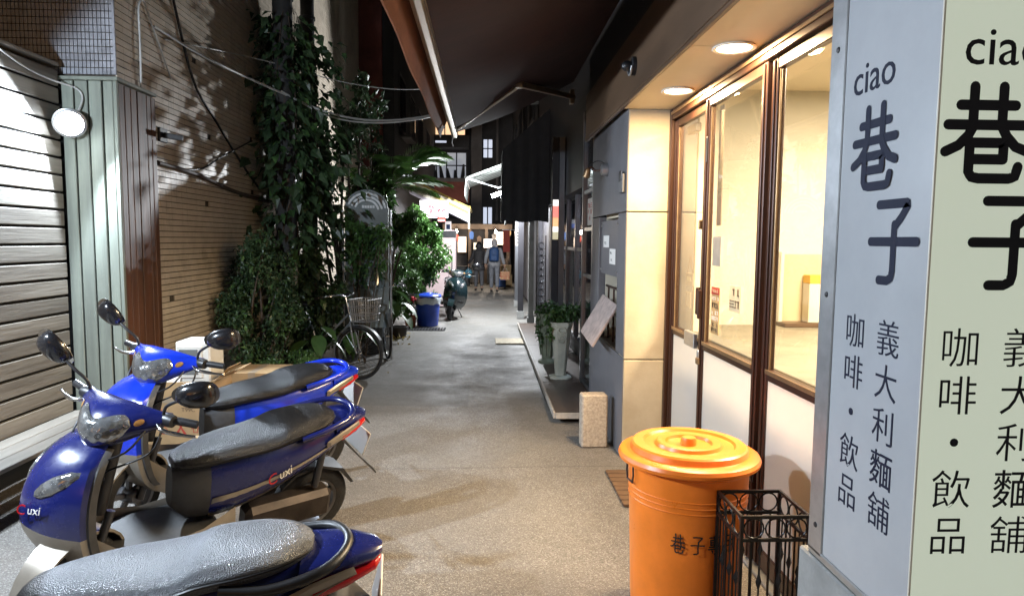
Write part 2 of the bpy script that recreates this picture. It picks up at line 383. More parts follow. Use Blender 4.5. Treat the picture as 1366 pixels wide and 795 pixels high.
# ------------------------------------------------------------------ the pasta shop building on the right
shop = thing('shop_building', 'pasta shop front with cream stone column, grey wall panels and lit soffit', 'building', (1.3, 4, 0))
for z0, z1 in ((0.0, .774), (.782, 1.916), (1.924, 2.69)): box('column_slab', 1.092, 1.43, 5.15, 5.36, z0, z1, 'cream_stone', shop, .005)
GX = 1.085
for y0, y1, z0, z1 in ((5.152, 6.76, 1.926, 2.74), (5.152, 5.45, .80, 1.918), (6.33, 6.76, .80, 1.918), (5.152, 6.76, 0.0, .792)):
    box('wall_panel', GX, 1.15 if y0 > 5.2 else 1.0905, y0, y1, z0, z1, 'grey_panel', shop, .004)
box('wall_panel', 1.0895, 1.16, 5.37, 6.75, .0, .788, 'grey_panel_dark', shop, .002)
box('wall_core', 1.45, 1.62, 5.15, 6.76, 0, 6.5, 'grey_panel_dark', shop)
box('wall_core', 1.16, 1.45, 5.37, 5.44, 0, 2.7, 'grey_panel_dark', shop)
box('niche_back', 1.40, 1.445, 5.45, 6.33, .78, 1.95, 'interior_wall', shop)
box('niche_floor', 1.10, 1.40, 5.45, 6.33, .775, .797, 'fascia_brown', shop)
box('niche_side', 1.15, 1.40, 6.33, 6.36, .78, 1.95, 'interior_wall', shop)
box('niche_top', 1.15, 1.40, 5.45, 6.33, 1.90, 1.95, 'soffit_white', shop)
for y0, y1 in ((-2.0, 1.995), (2.0, 3.485), (3.489, 5.15)): box('soffit_panel', 1.05, 1.52, y0, y1, 2.69, 2.72, 'soffit_white', shop, .002)
box('fascia', 1.02, 1.05, -2.0, 6.9, 2.685, 3.15, 'fascia_brown', shop, .006)
box('fascia_trim', 1.012, 1.02, -2.0, 6.9, 2.70, 2.735, 'fascia_brown', shop, .002)
mat('dark_wall', (0.018, 0.017, 0.021), 0.5, var=.3, vscale=3)
box('upper_wall', 1.05, 1.62, -2.0, 6.9, 3.15, 7.5, 'dark_wall', shop)
box('upper_wall', 1.05, 1.62, 5.37, 6.9, 2.75, 3.15, 'dark_wall', shop)
# the room behind the glass
box('interior_wall', 1.45, 5.2, 5.62, 5.7, 0, 3.05, 'interior_wall', shop)
box('interior_wall', 5.2, 5.28, -1.2, 5.7, 0, 3.05, 'interior_wall', shop)
box('interior_wall', 1.62, 5.2, -1.2, -1.1, 0, 3.05, 'interior_wall', shop)
box('interior_wall', 1.63, 1.70, 5.16, 5.61, 0, 3.05, 'interior_wall', shop)
box('interior_ceiling', 1.53, 5.28, -1.2, 5.7, 2.95, 3.05, 'soffit_white', shop)
box('interior_floor', 1.5, 5.2, -1.1, 5.61, 0.0, .05, 'counter_grey', shop)
box('near_pier', 1.36, 1.60, -2.0, 2.0, 0, 2.69, 'grey_panel', shop)
# recess in the back wall with its shelf
box('recess_jamb', 2.48, 2.51, 5.54, 5.62, 1.02, 1.62, 'interior_wall', shop)
box('recess_panel', 2.51, 4.2, 5.585, 5.618, 1.02, 1.60, 'interior_dim', shop)
box('recess_shelf', 2.48, 4.0, 5.42, 5.615, 1.0, 1.035, 'fascia_brown', shop)
ct = thing('serving_counter', 'grey topped counter just inside the shop windows', 'counter', (2.2, 4.2, .05))
box('counter_top', 1.62, 4.0, 2.3, 5.60, .97, 1.0, 'counter_grey', ct, .004)
for y in (2.5, 4.0, 5.5): box('leg', 1.70, 1.76, y-.03, y+.03, .05, .97, 'bronze', ct)
box('counter_end', 1.72, 3.9, 2.35, 2.41, .05, .97, 'interior_wall', ct)
box('counter_back', 3.9, 3.96, 2.35, 5.55, .05, .97, 'interior_wall', ct)
# ------------------------------------------------------------------ glazed doors
def door_leaf(label, y0, y1, x, lower=True):
    d = thing('glass_door', label, 'door', (x, y0, 0), group='bronze framed shop doors')
    t = .022; sw = .060
    for a, b in ((y0, y0+sw), (y1-sw, y1)):
        st = MB().box(x-t, x+t, a, b, .02, 2.60, .004).build('stile', 'bronze', d)
        c = (a+b)/2; MB().box(x-t-.009, x-t+.001, c-.012, c+.012, .03, 2.59, .003).build('stile_bead', 'bronze', st)
    for z0, z1 in ((.02, .12), (1.0, 1.055), (2.545, 2.60)):
        box('rail', x-t+.002, x+t-.002, y0+sw, y1-sw, z0, z1, 'bronze', d)
    box('rail_cap', x-t-.006, x-t+.001, y0+sw, y1-sw, 1.035, 1.058, 'bronze_bright', d, .002)
    box('lower_panel', x-.008, x+.008, y0+sw, y1-sw, .12, 1.0, 'frosted_panel', d, 0)
    for a in (y0+sw, y1-sw-.012):
        box('glazing_bead', x-.012, x-.004, a, a+.012, 1.055, 2.545, 'bronze_bright', d, .002)
    box('glass_pane', x-.003, x+.003, y0+sw, y1-sw, 1.055, 2.545, 'shop_glass', d, 0)
    return d
d1 = door_leaf('bronze framed glass door beside the cream column, with lock box and hanging sign', 4.34, 5.10, 1.455)
d2 = door_leaf('middle bronze framed glass door with notices stuck on its pane', 3.40, 4.33, 1.435)
d3 = door_leaf('bronze framed glass door beside the shop sign box, behind the iron basket', 2.30, 3.385, 1.455)
fr = thing('door_frame', 'bronze outer frame holding the three shop doors', 'door frame', (1.45, 2.2, 0))
box('jamb', 1.40, 1.50, 5.102, 5.149, 0, 2.685, 'bronze', fr); box('jamb', 1.40, 1.50, 2.20, 2.295, 0, 2.685, 'bronze', fr)
box('head_rail', 1.405, 1.50, 2.296, 5.10, 2.605, 2.686, 'bronze', fr); box('head_trim', 1.395, 1.405, 2.296, 5.10, 2.64, 2.66, 'bronze_bright', fr, .002)
box('threshold', 1.39, 1.51, 2.296, 5.10, 0.0, .018, 'aluminium', fr)
box('lock_box', 1.405, 1.434, 4.42, 4.64, .985, 1.085, 'aluminium', d1, .004)
ha = MB().box(1.395, 1.43, 4.36, 4.385, 1.22, 1.40, .006).build('pull_handle', 'bronze', d1)
MB().box(1.384, 1.413, 4.288, 4.31, 1.20, 1.39, .006).build('pull_handle', 'bronze', d2)
MB().box(1.405, 1.414, 4.28, 4.30, 2.20, 2.36, .003).build('slot_plate', 'steel_dark', d2)
MB().box(1.405, 1.436, 4.385, 4.40, 1.78, 1.84, .004).build('latch_ring', 'bronze_bright', d1)
pk = thing('padlock', 'small brass padlock hanging at the edge of the middle shop door', 'padlock', (1.40, 4.30, .93))
MB().box(1.388, 1.408, 4.28, 4.325, .90, .945, .006).build('lock_body', 'bronze_bright', pk)
MB().tube([(1.398, 4.29, .94), (1.398, 4.29, .985), (1.398, 4.303, .998), (1.398, 4.315, .985), (1.398, 4.315, .94)], .004, 6).build('shackle', 'aluminium', pk, smooth=50)
# downlights
mat('lamp_trim', (0.8, 0.75, 0.66), 0.4)
emitmat('warm_lamp', (1.0, 0.72, 0.36), 30)
for (y, lb) in ((3.49, 'round recessed downlight in the soffit nearest the sign box'), (4.49, 'round recessed downlight in the soffit beside the cream column')):
    dl = thing('downlight', lb, 'lamp', (1.27, y, 2.69), group='shop soffit downlights')
    MB().lathe([(.075, 2.692), (.105, 2.688), (.110, 2.680), (.104, 2.676), (.088, 2.680), (.086, 2.688)], 32, (1.27, y, 0), cap=False).build('trim_ring', 'lamp_trim', dl, smooth=40)
    MB().lathe([(.0, 2.683), (.087, 2.683), (.087, 2.6895), (0, 2.6895)], 32, (1.27, y, 0)).build('diffuser', 'warm_lamp', dl, smooth=40)
    area_light('downlight_glow', (1.27, y, 2.672), .15, 68, (1.0, 0.70, 0.38), parent=dl)
rl = thing('ceiling_lamp', 'flat lit panel lamp on the ceiling inside the shop', 'lamp', (2.9, 3.4, 2.95))
MB().box(2.5, 3.3, 2.6, 4.2, 2.925, 2.949, .004).build('lamp_frame', 'lamp_trim', rl)
area_light('ceiling_lamp_glow', (2.9, 3.4, 2.92), .75, 500, (1.0, 0.83, 0.60), parent=rl, sy=1.5)
# ------------------------------------------------------------------ things on the glass and back wall
mat('notice_cream', (0.66, 0.55, 0.34), 0.7, var=0.08, vscale=9); mat('notice_red', (0.45, 0.05, 0.03), 0.6); mat('notice_tan', (0.52, 0.33, 0.14), 0.7, var=0.2, vscale=20)
def on_door(x): return lambda y, z: frame_mat((x, y, z), (0, -1, 0), (0, 0, 1))
n1 = thing('notice', 'narrow brown notice with red header taped to the middle door pane', 'notice', (1.43, 4.10, 1.3))
box('notice_sheet', 1.4285, 1.4315, 4.02, 4.16, 1.13, 1.42, 'notice_tan', n1, 0); box('notice_header', 1.4265, 1.428, 4.02, 4.16, 1.375, 1.42, 'notice_red', n1, 0)
def marks(parent, x, y0, y1, z0, z1, rows, cols, m, fill=.7):
    """rows of small printed marks standing for unreadable print"""
    mb = MB(); dy = (y1-y0)/cols; dz = (z1-z0)/rows
    for r_ in range(rows):
        for c_ in range(cols):
            if random.random() > fill: continue
            yy = y0+dy*(c_+.5); zz = z0+dz*(r_+.5); w = dy*.40; h = dz*.36
            for q_ in range(3):
                if random.random() < .5: mb.box(x, x+.0012, yy-w, yy+w, zz-h+q_*h*.8, zz-h+q_*h*.8+h*.3)
                else: mb.box(x, x+.0012, yy-w+q_*w*.8, yy-w+q_*w*.8+w*.3, zz-h, zz+h)
    return mb.build('printed_marks', m, parent)
marks(n1, 1.4245, 4.035, 4.145, 1.385, 1.41, 1, 4, 'notice_cream', .9)
for z0, z1, m_, c_ in ((1.335, 1.365, 'white_paper', 5), (1.285, 1.33, 'ink', 4), (1.21, 1.28, 'white_paper', 4), (1.14, 1.205, 'ink', 4)):
    marks(n1, 1.4265, 4.03, 4.15, z0, z1, 1 if z1-z0 < .05 else 2, c_, m_, .85)
n2 = thing('notice', 'square cream notice with brown characters on the middle door pane', 'notice', (1.43, 3.78, 1.35))
box('notice_sheet', 1.4285, 1.4315, 3.69, 3.86, 1.30, 1.45, 'notice_cream', n2, 0)
marks(n2, 1.4265, 3.70, 3.85, 1.385, 1.44, 1, 4, 'fascia_brown', .6); marks(n2, 1.4265, 3.70, 3.85, 1.315, 1.375, 1, 4, 'fascia_brown', 1)
n3 = thing('paper_sheet', 'grey paper sheet taped to the middle door pane above the notices', 'paper', (1.43, 4.0, 1.6))
box('paper_face', 1.4285, 1.4315, 4.03, 4.17, 1.55, 1.73, 'concrete_grey', n3, 0)
n4 = thing('hanging_sign', 'small grey hanging sign on a string inside the far glass door', 'sign', (1.47, 4.74, 1.45))
mat('plaque_grey', (0.34, 0.27, 0.19), 0.6, var=0.1, vscale=10)
box('plaque', 1.462, 1.470, 4.66, 4.82, 1.385, 1.475, 'plaque_grey', n4, .002)
MB().tube([(1.466, 4.68, 1.475), (1.466, 4.74, 1.60), (1.466, 4.80, 1.475)], .0025, 5).build('string', 'bronze', n4)
marks(n4, 1.4605, 4.68, 4.80, 1.415, 1.455, 1, 3, 'notice_cream', 1)
n5 = thing('paper_sheet', 'small brown card below the hanging sign inside the far door', 'card', (1.466, 4.76, 1.3))
box('card_face', 1.462, 1.466, 4.70, 4.81, 1.23, 1.34, 'plaque_grey', n5, 0)
sw_ = thing('wall_switch', 'small white switch box on the shop back wall', 'switch', (1.86, 5.6, 2.55))
box('switch_box', 1.81, 1.91, 5.585, 5.619, 2.50, 2.63, 'white_paper', sw_, .004); box('rocker', 1.835, 1.885, 5.578, 5.586, 2.54, 2.60, 'lamp_trim', sw_, .003)
ip = thing('wall_handset', 'pale handset hanging on the shop back wall below the switch', 'handset', (1.86, 5.6, 2.2))
MB().box(1.825, 1.895, 5.60, 5.619, 2.10, 2.33, .004).build('back_plate', 'white_paper', ip)
MB().tube([(1.86, 5.595, 2.32), (1.86, 5.565, 2.28), (1.86, 5.562, 2.16), (1.86, 5.595, 2.12)], .014, 8).build('receiver', 'lamp_trim', ip, smooth=50)
sm = thing('door_closer', 'small dark closer fitted at the top of the far glass door', 'closer', (1.49, 4.9, 2.5))
box('closer_body', 1.478, 1.52, 4.75, 4.95, 2.47, 2.53, 'steel_dark', sm, .006)
cb = thing('drinks_box', 'tall yellow and white carton on the recess shelf in the shop', 'carton', (2.77, 5.5, 1.035))
mat('carton_yellow', (0.55, 0.33, 0.05), 0.5); box('carton_body', 2.69, 2.85, 5.45, 5.57, 1.036, 1.36, 'interior_wall', cb); box('carton_cap', 2.688, 2.852, 5.448, 5.572, 1.36, 1.43, 'carton_yellow', cb)
cu_ = thing('curtain_strip', 'dark vertical blind strip hanging behind the middle door pane', 'blind', (1.47, 4.22, 1.8))
box('strip', 1.468, 1.474, 4.16, 4.235, 1.80, 2.54, 'plaque_grey', cu_, .001)
# ------------------------------------------------------------------ fixings on the grey wall
fit_ = thing('dome_fitting', 'small round fitting with pale rim under the dark fascia', 'security camera', (1.02, 4.66, 2.88))
MB().lathe([(.0, 0), (.062, 0), (.062, -.025), (.045, -.03), (.03, -.03)], 20, (1.02, 4.66, 2.88), axis='x').build('base', 'black_plastic', fit_, smooth=40)
MB().lathe([(.030, -.03), (.036, -.05), (.032, -.075), (.018, -.09), (0, -.094)], 20, (1.02, 4.66, 2.88), axis='x').build('dome', 'black_plastic', fit_, smooth=60)
MB().tube([(1.02-.035, 4.66+.058*math.cos(a), 2.88+.058*math.sin(a)) for a in [R(190+16*k) for k in range(11)]], .009, 8).build('rim', 'aluminium', fit_, smooth=50)
wl = thing('wall_spotlight', 'small unlit swivel spotlight on the grey wall above the menu plate', 'lamp', (1.085, 5.98, 2.32))
MB().lathe([(0, 0), (.055, 0), (.058, -.012), (.05, -.05), (.03, -.06), (0, -.062)], 20, (1.084, 5.98, 2.32), axis='x').build('base', 'aluminium', wl, smooth=40)
MB().tube(smoothpath([(1.03, 5.98, 2.32), (.985, 6.02, 2.315), (.955, 6.06, 2.35), (.93, 6.10, 2.33)], 4), .010, 8).build('arm', 'bronze', wl, smooth=50)
MB().tube([(.935, 6.09, 2.345), (.93, 6.10, 2.33), (.918, 6.125, 2.27)], [.012, .026, .034], 12).build('lamp_head', 'bronze_bright', wl, smooth=50)
MB().tube(smoothpath([(1.07, 5.98, 2.36), (1.02, 6.0, 2.40), (.97, 6.05, 2.39), (.935, 6.09, 2.345)], 4), .005, 6).build('wire', 'ink', wl, smooth=50)
pl = thing('junction_plate', 'small square metal box on the grey wall by the cream column', 'box', (1.084, 5.27, 2.18))
box('box_body', 1.06, 1.084, 5.20, 5.34, 2.07, 2.215, 'grey_panel_dark', pl, .004); box('box_hatch', 1.054, 1.06, 5.22, 5.32, 2.16, 2.24, 'steel_dark', pl, .003)
mp_ = thing('menu_plate', 'grey metal plate with two white stickers bolted in the wall niche', 'plate', (1.10, 5.9, 1.38))
MB().box(1.098, 1.108, 5.47, 6.30, 1.40, 1.875, .003).build('plate', 'grey_panel', mp_)
for y in (5.51, 6.26):
    for z in (1.44, 1.835): MB().lathe([(.0, -.012), (.011, -.010), (.013, 0)], 10, (1.098, y, z), axis='x').build('bolt', 'aluminium', mp_, smooth=40)
for y0, y1, z0, z1 in ((5.90, 6.17, 1.64, 1.745), (5.60, 5.86, 1.50, 1.63)):
    box('sticker', 1.0955, 1.0975, y0, y1, z0, z1, 'white_paper', mp_, 0)
marks(mp_, 1.094, 6.02, 6.13, 1.66, 1.73, 2, 2, 'ink', .5); marks(mp_, 1.094, 5.75, 5.84, 1.52, 1.61, 3, 2, 'ink', .6)
mat('menu_board', (0.45, 0.36, 0.33), 0.55, var=0.25, vscale=14, dirt=.3)
bd = thing('menu_board', 'tilted pinkish menu board leaning out of the wall niche', 'board', (1.05, 5.85, .8))
q = [(.93, 6.30, .84), (.93, 5.62, .80), (1.12, 5.52, 1.16), (1.12, 6.20, 1.20)]
nrm_ = (Vector(q[1])-Vector(q[0])).cross(Vector(q[3])-Vector(q[0])).normalized()*.018
mb = MB(); mb.add(q+[tuple(Vector(p)+nrm_) for p in q], [(3, 2, 1, 0), (4, 5, 6, 7), (0, 1, 5, 4), (1, 2, 6, 5), (2, 3, 7, 6), (3, 0, 4, 7)]); mb.build('board_face', 'menu_board', bd, bev=.003)
for k in range(7):
    a = Vector(q[0]).lerp(Vector(q[3]), .15+.11*k); b_ = Vector(q[1]).lerp(Vector(q[2]), .15+.11*k); off = -nrm_*.10
    MB().bar(a.lerp(b_, .12)+off, a.lerp(b_, .5+.3*random.random())+off, .012, .002, up=nrm_).build('printed_line', 'fascia_brown', bd)
rk = thing('rack', 'bronze rod rack inside the wall niche behind the menu board', 'rack', (1.2, 5.9, .8))
for z in (1.28, 1.04): MB().tube([(1.16, 5.47, z), (1.16, 6.31, z)], .012, 8).build('rod', 'bronze', rk, smooth=50)
for y in (5.55, 5.75, 5.95, 6.2): MB().tube([(1.16, y, .80), (1.16, y, 1.28)], .009, 8).build('upright', 'bronze', rk, smooth=50)
# ------------------------------------------------------------------ shop sign box
sb = thing('sign_box', 'sign box, blue and green light put into its faces, with black shop name lettering', 'sign', (1.18, 1.72, 0))
sx0, sx1, sy0, sy1, sz0, sz1 = 1.0, 1.40, 1.478, 1.955, .775, 2.75
box('core', sx0+.006, sx1, sy0+.006, sy1, sz0, sz1, 'concrete_grey', sb, 0)
box('side_panel', sx0, sx0+.0055, sy0+.003, 1.874, sz0+.012, sz1, 'sign_side_tint', sb, 0)
box('front_panel', sx0+.003, sx1-.03, sy0, sy0+.0055, sz0+.012, sz1, 'sign_front_glow', sb, 0)
box('edge_frame', sx0-.004, sx0+.006, 1.876, sy1+.002, sz0, sz1, 'aluminium', sb, .003)
box('corner_trim', sx0-.0015, sx0+.003, sy0-.0015, sy0+.003, sz0+.01, sz1, 'frosted_panel', sb, 0)
box('bottom_frame', sx0-.004, sx1, sy0-.004, sy1, sz0-.012, sz0+.011, 'aluminium', sb, .003)
box('plinth', sx0-.012, sx1+.05, sy0-.012, sy1+.04, 0, sz0-.013, 'concrete_grey', sb, .006)
XIANG = [[(.18, .80), (.82, .80)], [(.33, 1.0), (.33, .57)], [(.67, 1.0), (.67, .57)], [(.04, .585), (.96, .585)],
         [(.34, .585), (.28, .47), (.17, .36), (.02, .29)], [(.66, .585), (.73, .46), (.84, .35), (.98, .30)],
         [(.28, .39), (.68, .39), (.70, .37), (.70, .21)], [(.30, .21), (.70, .21)], [(.30, .37), (.30, .07), (.34, .015), (.42, 0), (.78, 0), (.85, .02), (.88, .13)]]
ZI = [[(.17, .93), (.76, .93), (.78, .91), (.66, .77), (.53, .66)], [(.52, .68), (.52, .13), (.50, .05), (.42, .01), (.24, .01)], [(.02, .48), (.98, .48)]]
def sign_text(face):
    if face == 'side':
        fn = lambda u, v: (sx0-.0012, 1.874-u, v); FM = lambda u, z: frame_mat((sx0-.0008, 1.874-u, z), (0, -1, 0), (0, 0, 1))
        ox = [.137, .156, .257, .112, .26]; inkm = 'ink_blue'
    else:
        fn = lambda u, v: (sx0+u, sy0-.0012, v); FM = lambda u, z: frame_mat((sx0+u, sy0-.0008, z), (1, 0, 0), (0, 0, 1))
        ox = [.145, .113, .19, .085, .232]; inkm = 'ink'
    text_obj('lettering', 'ciao', .118, inkm, sb, FM(ox[0], 2.128), .0006)
    for nm, sts, cx, z0, w, h in (('xiang', XIANG, ox[1], 1.845, .195, .20), ('zi', ZI, ox[2], 1.605, .195, .205)):
        m_ = MB()
        for k, st in enumerate(sts):
            pts = []
            for a, b in zip(st[:-1], st[1:]):
                pts += [Vector(a).lerp(Vector(b), t) for t in (0, .5)]
            pts.append(Vector(st[-1]))
            m_.ribbon([(cx-w/2+p[0]*w, z0+p[1]*h) for p in pts], .023, (lambda u, v, k=k: tuple(Vector(fn(u, v))+Vector((-.0003*k, 0, 0) if face == 'side' else (0, -.0003*k, 0)))))
        m_.build('lettering', inkm, sb)
    for k, ch in enumerate('咖啡・飲品'): text_obj('lettering', ch, .098, inkm, sb, FM(ox[3], 1.457-.1105*k), .0006, -.0006)
    for k, ch in enumerate('義大利麵舖'): text_obj('lettering', ch, .098, inkm, sb, FM(ox[4], 1.457-.1105*k), .0006, 0 if ch == '麵' else -.0006)
sign_text('side'); sign_text('front')
for z in (.86, 1.55, 2.24): MB().lathe([(0, -.004), (.007, -.003), (.009, 0)], 10, (sx0-.004, 1.915, z), axis='x').build('screw', 'steel_dark', sb, smooth=40)
# ------------------------------------------------------------------ orange bin
mat('orange_plastic', (0.82, 0.20, 0.018), 0.36, var=0.10, vscale=5, bump=0.03, bscale=30, dirt=0.5, grime=(0.42, 0.13, 0.025), rvar=.12)
bn = thing('orange_bin', 'large orange plastic bin with lid beside the wire basket', 'bin', (.93, 2.95, 0), world=False)
MB().lathe([(0, .012), (.232, .012), (.240, .02), (.246, .10), (.252, .30), (.262, .60), (.266, .70), (.272, .705), (.272, .735), (.255, .74), (.25, .70), (.235, .05), (0, .045)], 56).build('body', 'orange_plastic', bn, smooth=35)
for z in (.56, .585, .61): MB().lathe([(.2605+(z-.56)*.03, z-.004), (.2640+(z-.56)*.03, z), (.2605+(z-.56)*.03, z+.004)], 56, cap=False).build('rib', 'orange_plastic', bn, smooth=60)
ld = MB().lathe([(.262, .738), (.300, .722), (.310, .728), (.313, .742), (.306, .757), (.290, .764), (.262, .768), (.255, .790), (.246, .797), (.205, .799), (.196, .789), (.150, .786), (.143, .800), (.136, .803), (.105, .800), (.098, .788), (.032, .786)], 64, cap=False).build('lid', 'orange_plastic', bn, smooth=32)
MB().lathe([(.034, .784), (.034, .812), (.030, .820), (.0, .822)], 24).build('lid_knob', 'orange_plastic', ld, smooth=40)
MB().lathe([(0, .786), (.10, .788)], 48, cap=False).build('lid_centre', 'orange_plastic', ld)
for a in (R(188), R(352)):
    c, s_ = math.cos(a), math.sin(a)
    MB().tube([(c*.275-s_*w, s_*.275+c*w, z) for w, z in ((-.035, .715), (-.04, .67), (-.03, .635), (.03, .635), (.04, .67), (.035, .715))], .0045, 6).build('wire_handle', 'steel_dark', bn, smooth=50)
ZHUAN = [[(.15, .92), (.85, .90)], [(.22, .78), (.22, .52)], [(.22, .78), (.78, .78), (.78, .52)], [(.22, .65), (.78, .65)], [(.22, .52), (.78, .52)], [(.5, 1.0), (.5, .42)], [(.12, .42), (.88, .42)],
         [(.05, .27), (.95, .29)], [(.62, .40), (.62, .04), (.5, .0)], [(.30, .2), (.40, .1)]]
YONG = [[(.22, .95), (.22, .3), (.05, 0)], [(.22, .95), (.85, .95), (.85, .05), (.7, .0)], [(.22, .65), (.85, .65)], [(.22, .38), (.85, .38)], [(.53, .95), (.53, .02)]]
m_ = MB()
for sts, u0 in ((XIANG, -.070), (ZI, .012), (ZHUAN, .082), (YONG, .155)):
    for k, st in enumerate(sts):
        pts = []
        for a, b in zip(st[:-1], st[1:]): pts += [Vector(a).lerp(Vector(b), t) for t in (0, .34, .67)]
        pts.append(Vector(st[-1]))
        def cyl(u, v, k=k):
            # azimuth measured from the side facing the alley entrance
            a = R(-105)+u/.262; r = .2625+.0006+.0002*k + (v-.45)*.02
            return (r*math.cos(a), r*math.sin(a), v)
        m_.ribbon([(u0+p[0]*.056+random.uniform(-.0012, .0012), .395+p[1]*.078+random.uniform(-.0012, .0012)) for p in pts], .0062, cyl)
m_.build('handwriting', 'ink', bn)
# ------------------------------------------------------------------ wrought iron basket
bk = thing('iron_basket', 'black wrought iron basket with ring frieze between bin and sign', 'basket', (1.11, 2.56, 0), world=False)
hw = .13
def rect(z, w=hw): return [(-w, -w, z), (w, -w, z), (w, w, z), (-w, w, z)]
for z in (.665, .575):
    for k in range(4): MB().bar(rect(z)[k], rect(z)[(k+1) % 4], .010, .012).build('rail', 'black_iron', bk)
for k in range(4):
    x, y, _ = rect(0)[k]; MB().box(x-.006, x+.006, y-.006, y+.006, 0, .67, 0).build('corner_post', 'black_iron', bk)
    a, b = Vector(rect(.62)[k]), Vector(rect(.62)[(k+1) % 4]); d = (b-a).normalized()
    for t in (.18, .5, .82):
        c = a.lerp(b, t); MB().tube([c+d*.038*math.cos(w)+Vector((0, 0, .038*math.sin(w))) for w in [2*math.pi*i/16 for i in range(16)]], .0035, 6, closed=True).build('ring', 'black_iron', bk, smooth=50)
    a.z = b.z = 0
    for i, t in enumerate((.14, .28, .42, .58, .72, .86)):
        c = a.lerp(b, t)
        if i % 2: MB().tube([c+Vector((0, 0, .06)), c+Vector((0, 0, .38)), c+Vector((0, 0, .41)), c+Vector((0, 0, .44)), c+Vector((0, 0, .57))], [.0035, .0035, .012, .0035, .0035], 4).build('rod', 'black_iron', bk)
        else: MB().bar(c+Vector((0, 0, .06)), c+Vector((0, 0, .57)), .006).build('rod', 'black_iron', bk)
    MB().bar(rect(.06)[k], rect(.06)[(k+1) % 4], .010).build('rail', 'black_iron', bk)
for t in (-.08, -.03, .03, .08): MB().bar((t, -hw, .06), (t, hw, .06), .006).build('floor_rod', 'black_iron', bk)
# ------------------------------------------------------------------ mat, block, platform
mat('mat_wood', (0.14, 0.075, 0.035), 0.7, var=0.3, vscale=9, stretch=(.2, 1, 1), bump=.2, bscale=30)
mt = thing('slatted_mat', 'brown wooden slatted door mat behind the orange bin', 'mat', (1.15, 4.5, 0))
for k in range(8): box('slat', .90, 1.385, 4.15+k*.083, 4.15+k*.083+.068, .006, .026, 'mat_wood', mt, .004)
for x in (.95, 1.33): box('batten', x-.02, x+.02, 4.15, 4.80, 0, .008, 'mat_wood', mt, 0)
mat('granite_block', (0.50, 0.42, 0.33), 0.85, col2=(0.30, 0.25, 0.20), vscale=45, bump=.4, bscale=70)
bl = MB(); bl.box(-.107, .107, -.07, .07, 0, .44, .012); blo = bl.build('stone_block', 'granite_block'); blo.location = (.915, 5.46, 0.0); blo.rotation_euler = (R(-1.5), 0, R(2))
tag(blo, 'upright speckled stone block standing against the grey wall', 'block')
mat('step_granite', (0.12, 0.085, 0.065), 0.38, col2=(0.07, 0.05, 0.04), vscale=30, bump=.05, bscale=80, dirt=.3, grime=(.2, .17, .14)); mat('step_edge', (0.42, 0.38, 0.33), 0.6, var=.2, vscale=18, bump=.15, bscale=50)
stp = thing('stone_step', 'long low brown stone step with pale edge along the dark shopfronts', 'step', (.9, 9, 0))
for k in range(5):
    y0 = 6.15+k*1.36; box('tread_slab', .675, 1.36, y0, y0+1.355, .055, .10, 'step_granite', stp, .003)
    box('edge_strip', .655, .675, y0, y0+1.355, .045, .103, 'step_edge', stp, .003)
box('end_strip', .675, 1.08, 6.132, 6.149, .045, .102, 'step_edge', stp, .003)
box('base', .74, 1.36, 6.35, 12.9, -.02, .054, 'grey_panel_dark', stp, 0)
mat('plate_metal', (0.27, 0.22, 0.13), 0.55, 0.3, var=.25, vscale=12, bump=.2, bscale=60)
dp = MB().box(.20, .68, 10.93, 11.52, 0.0, .012, .003).build('drain_cover', 'plate_metal'); tag(dp, 'tan rectangular drain cover in the alley beside the stone step', 'drain cover')
for k in range(5): MB().box(.24+k*.085, .29+k*.085, 10.98, 11.47, .0115, .016).build('rib', 'plate_metal', dp)
# ------------------------------------------------------------------ folding awning over the alley
mat('awning_maroon', (0.026, 0.006, 0.005), 0.85, var=0.25, vscale=5, stretch=(.3, 1, 1), bump=.08, bscale=60)
mat('valance_orange', (0.26, 0.10, 0.045), 0.7, var=0.25, vscale=6, stretch=(1, .3, 1), bump=.1, bscale=40)
mat('awning_bar', (0.34, 0.27, 0.19), 0.38, 0.6, var=0.2, vscale=6, stretch=(1, .2, 1))
aw = thing('folding_awning', 'maroon folding arm awning overhead with tan front bar', 'awning', (.4, 5, 3))
mb = MB(); nA = 24
secs = []
for i in range(nA+1):
    y = -1.5+i*(9.4/nA); sg = .02*math.sin(i*1.3)
    top = [(1.02-t*1.37, y, 3.52-.60*t-.05*math.sin(math.pi*t)+sg*math.sin(math.pi*t)) for t in [k/10 for k in range(11)]]
    secs.append(top+[(x, y, z-.006) for x, _, z in top[::-1]])
mb.loft(secs); mb.build('canopy_fabric', 'awning_maroon', aw, smooth=40)
bar = MB().loft([[(-.35, y, 2.855), (-.315, y, 2.87), (-.305, y, 2.93), (-.33, y, 2.965), (-.37, y, 2.96), (-.375, y, 2.87)] for y in (-1.5, 7.93)]).build('front_bar', 'awning_bar', aw, bev=.004)
MB().box(-.3155, -.3055, -1.5, 7.92, 2.895, 2.905).build('bar_groove', 'fascia_brown', bar)
mb = MB(); secs = []
for i in range(40):
    y = -1.5+i*(9.0/39); w = .003*math.sin(i*.9)
    secs.append([(-.405+w, y, 2.985), (-.425+w, y, 2.93), (-.455+w*1.5, y, 2.865), (-.475+w*2, y, 2.80), (-.485+w*2, y, 2.80), (-.468+w*1.5, y, 2.868), (-.438+w, y, 2.935), (-.415+w, y, 2.99)])
mb.loft(secs); mb.build('valance', 'valance_orange', aw, smooth=50)
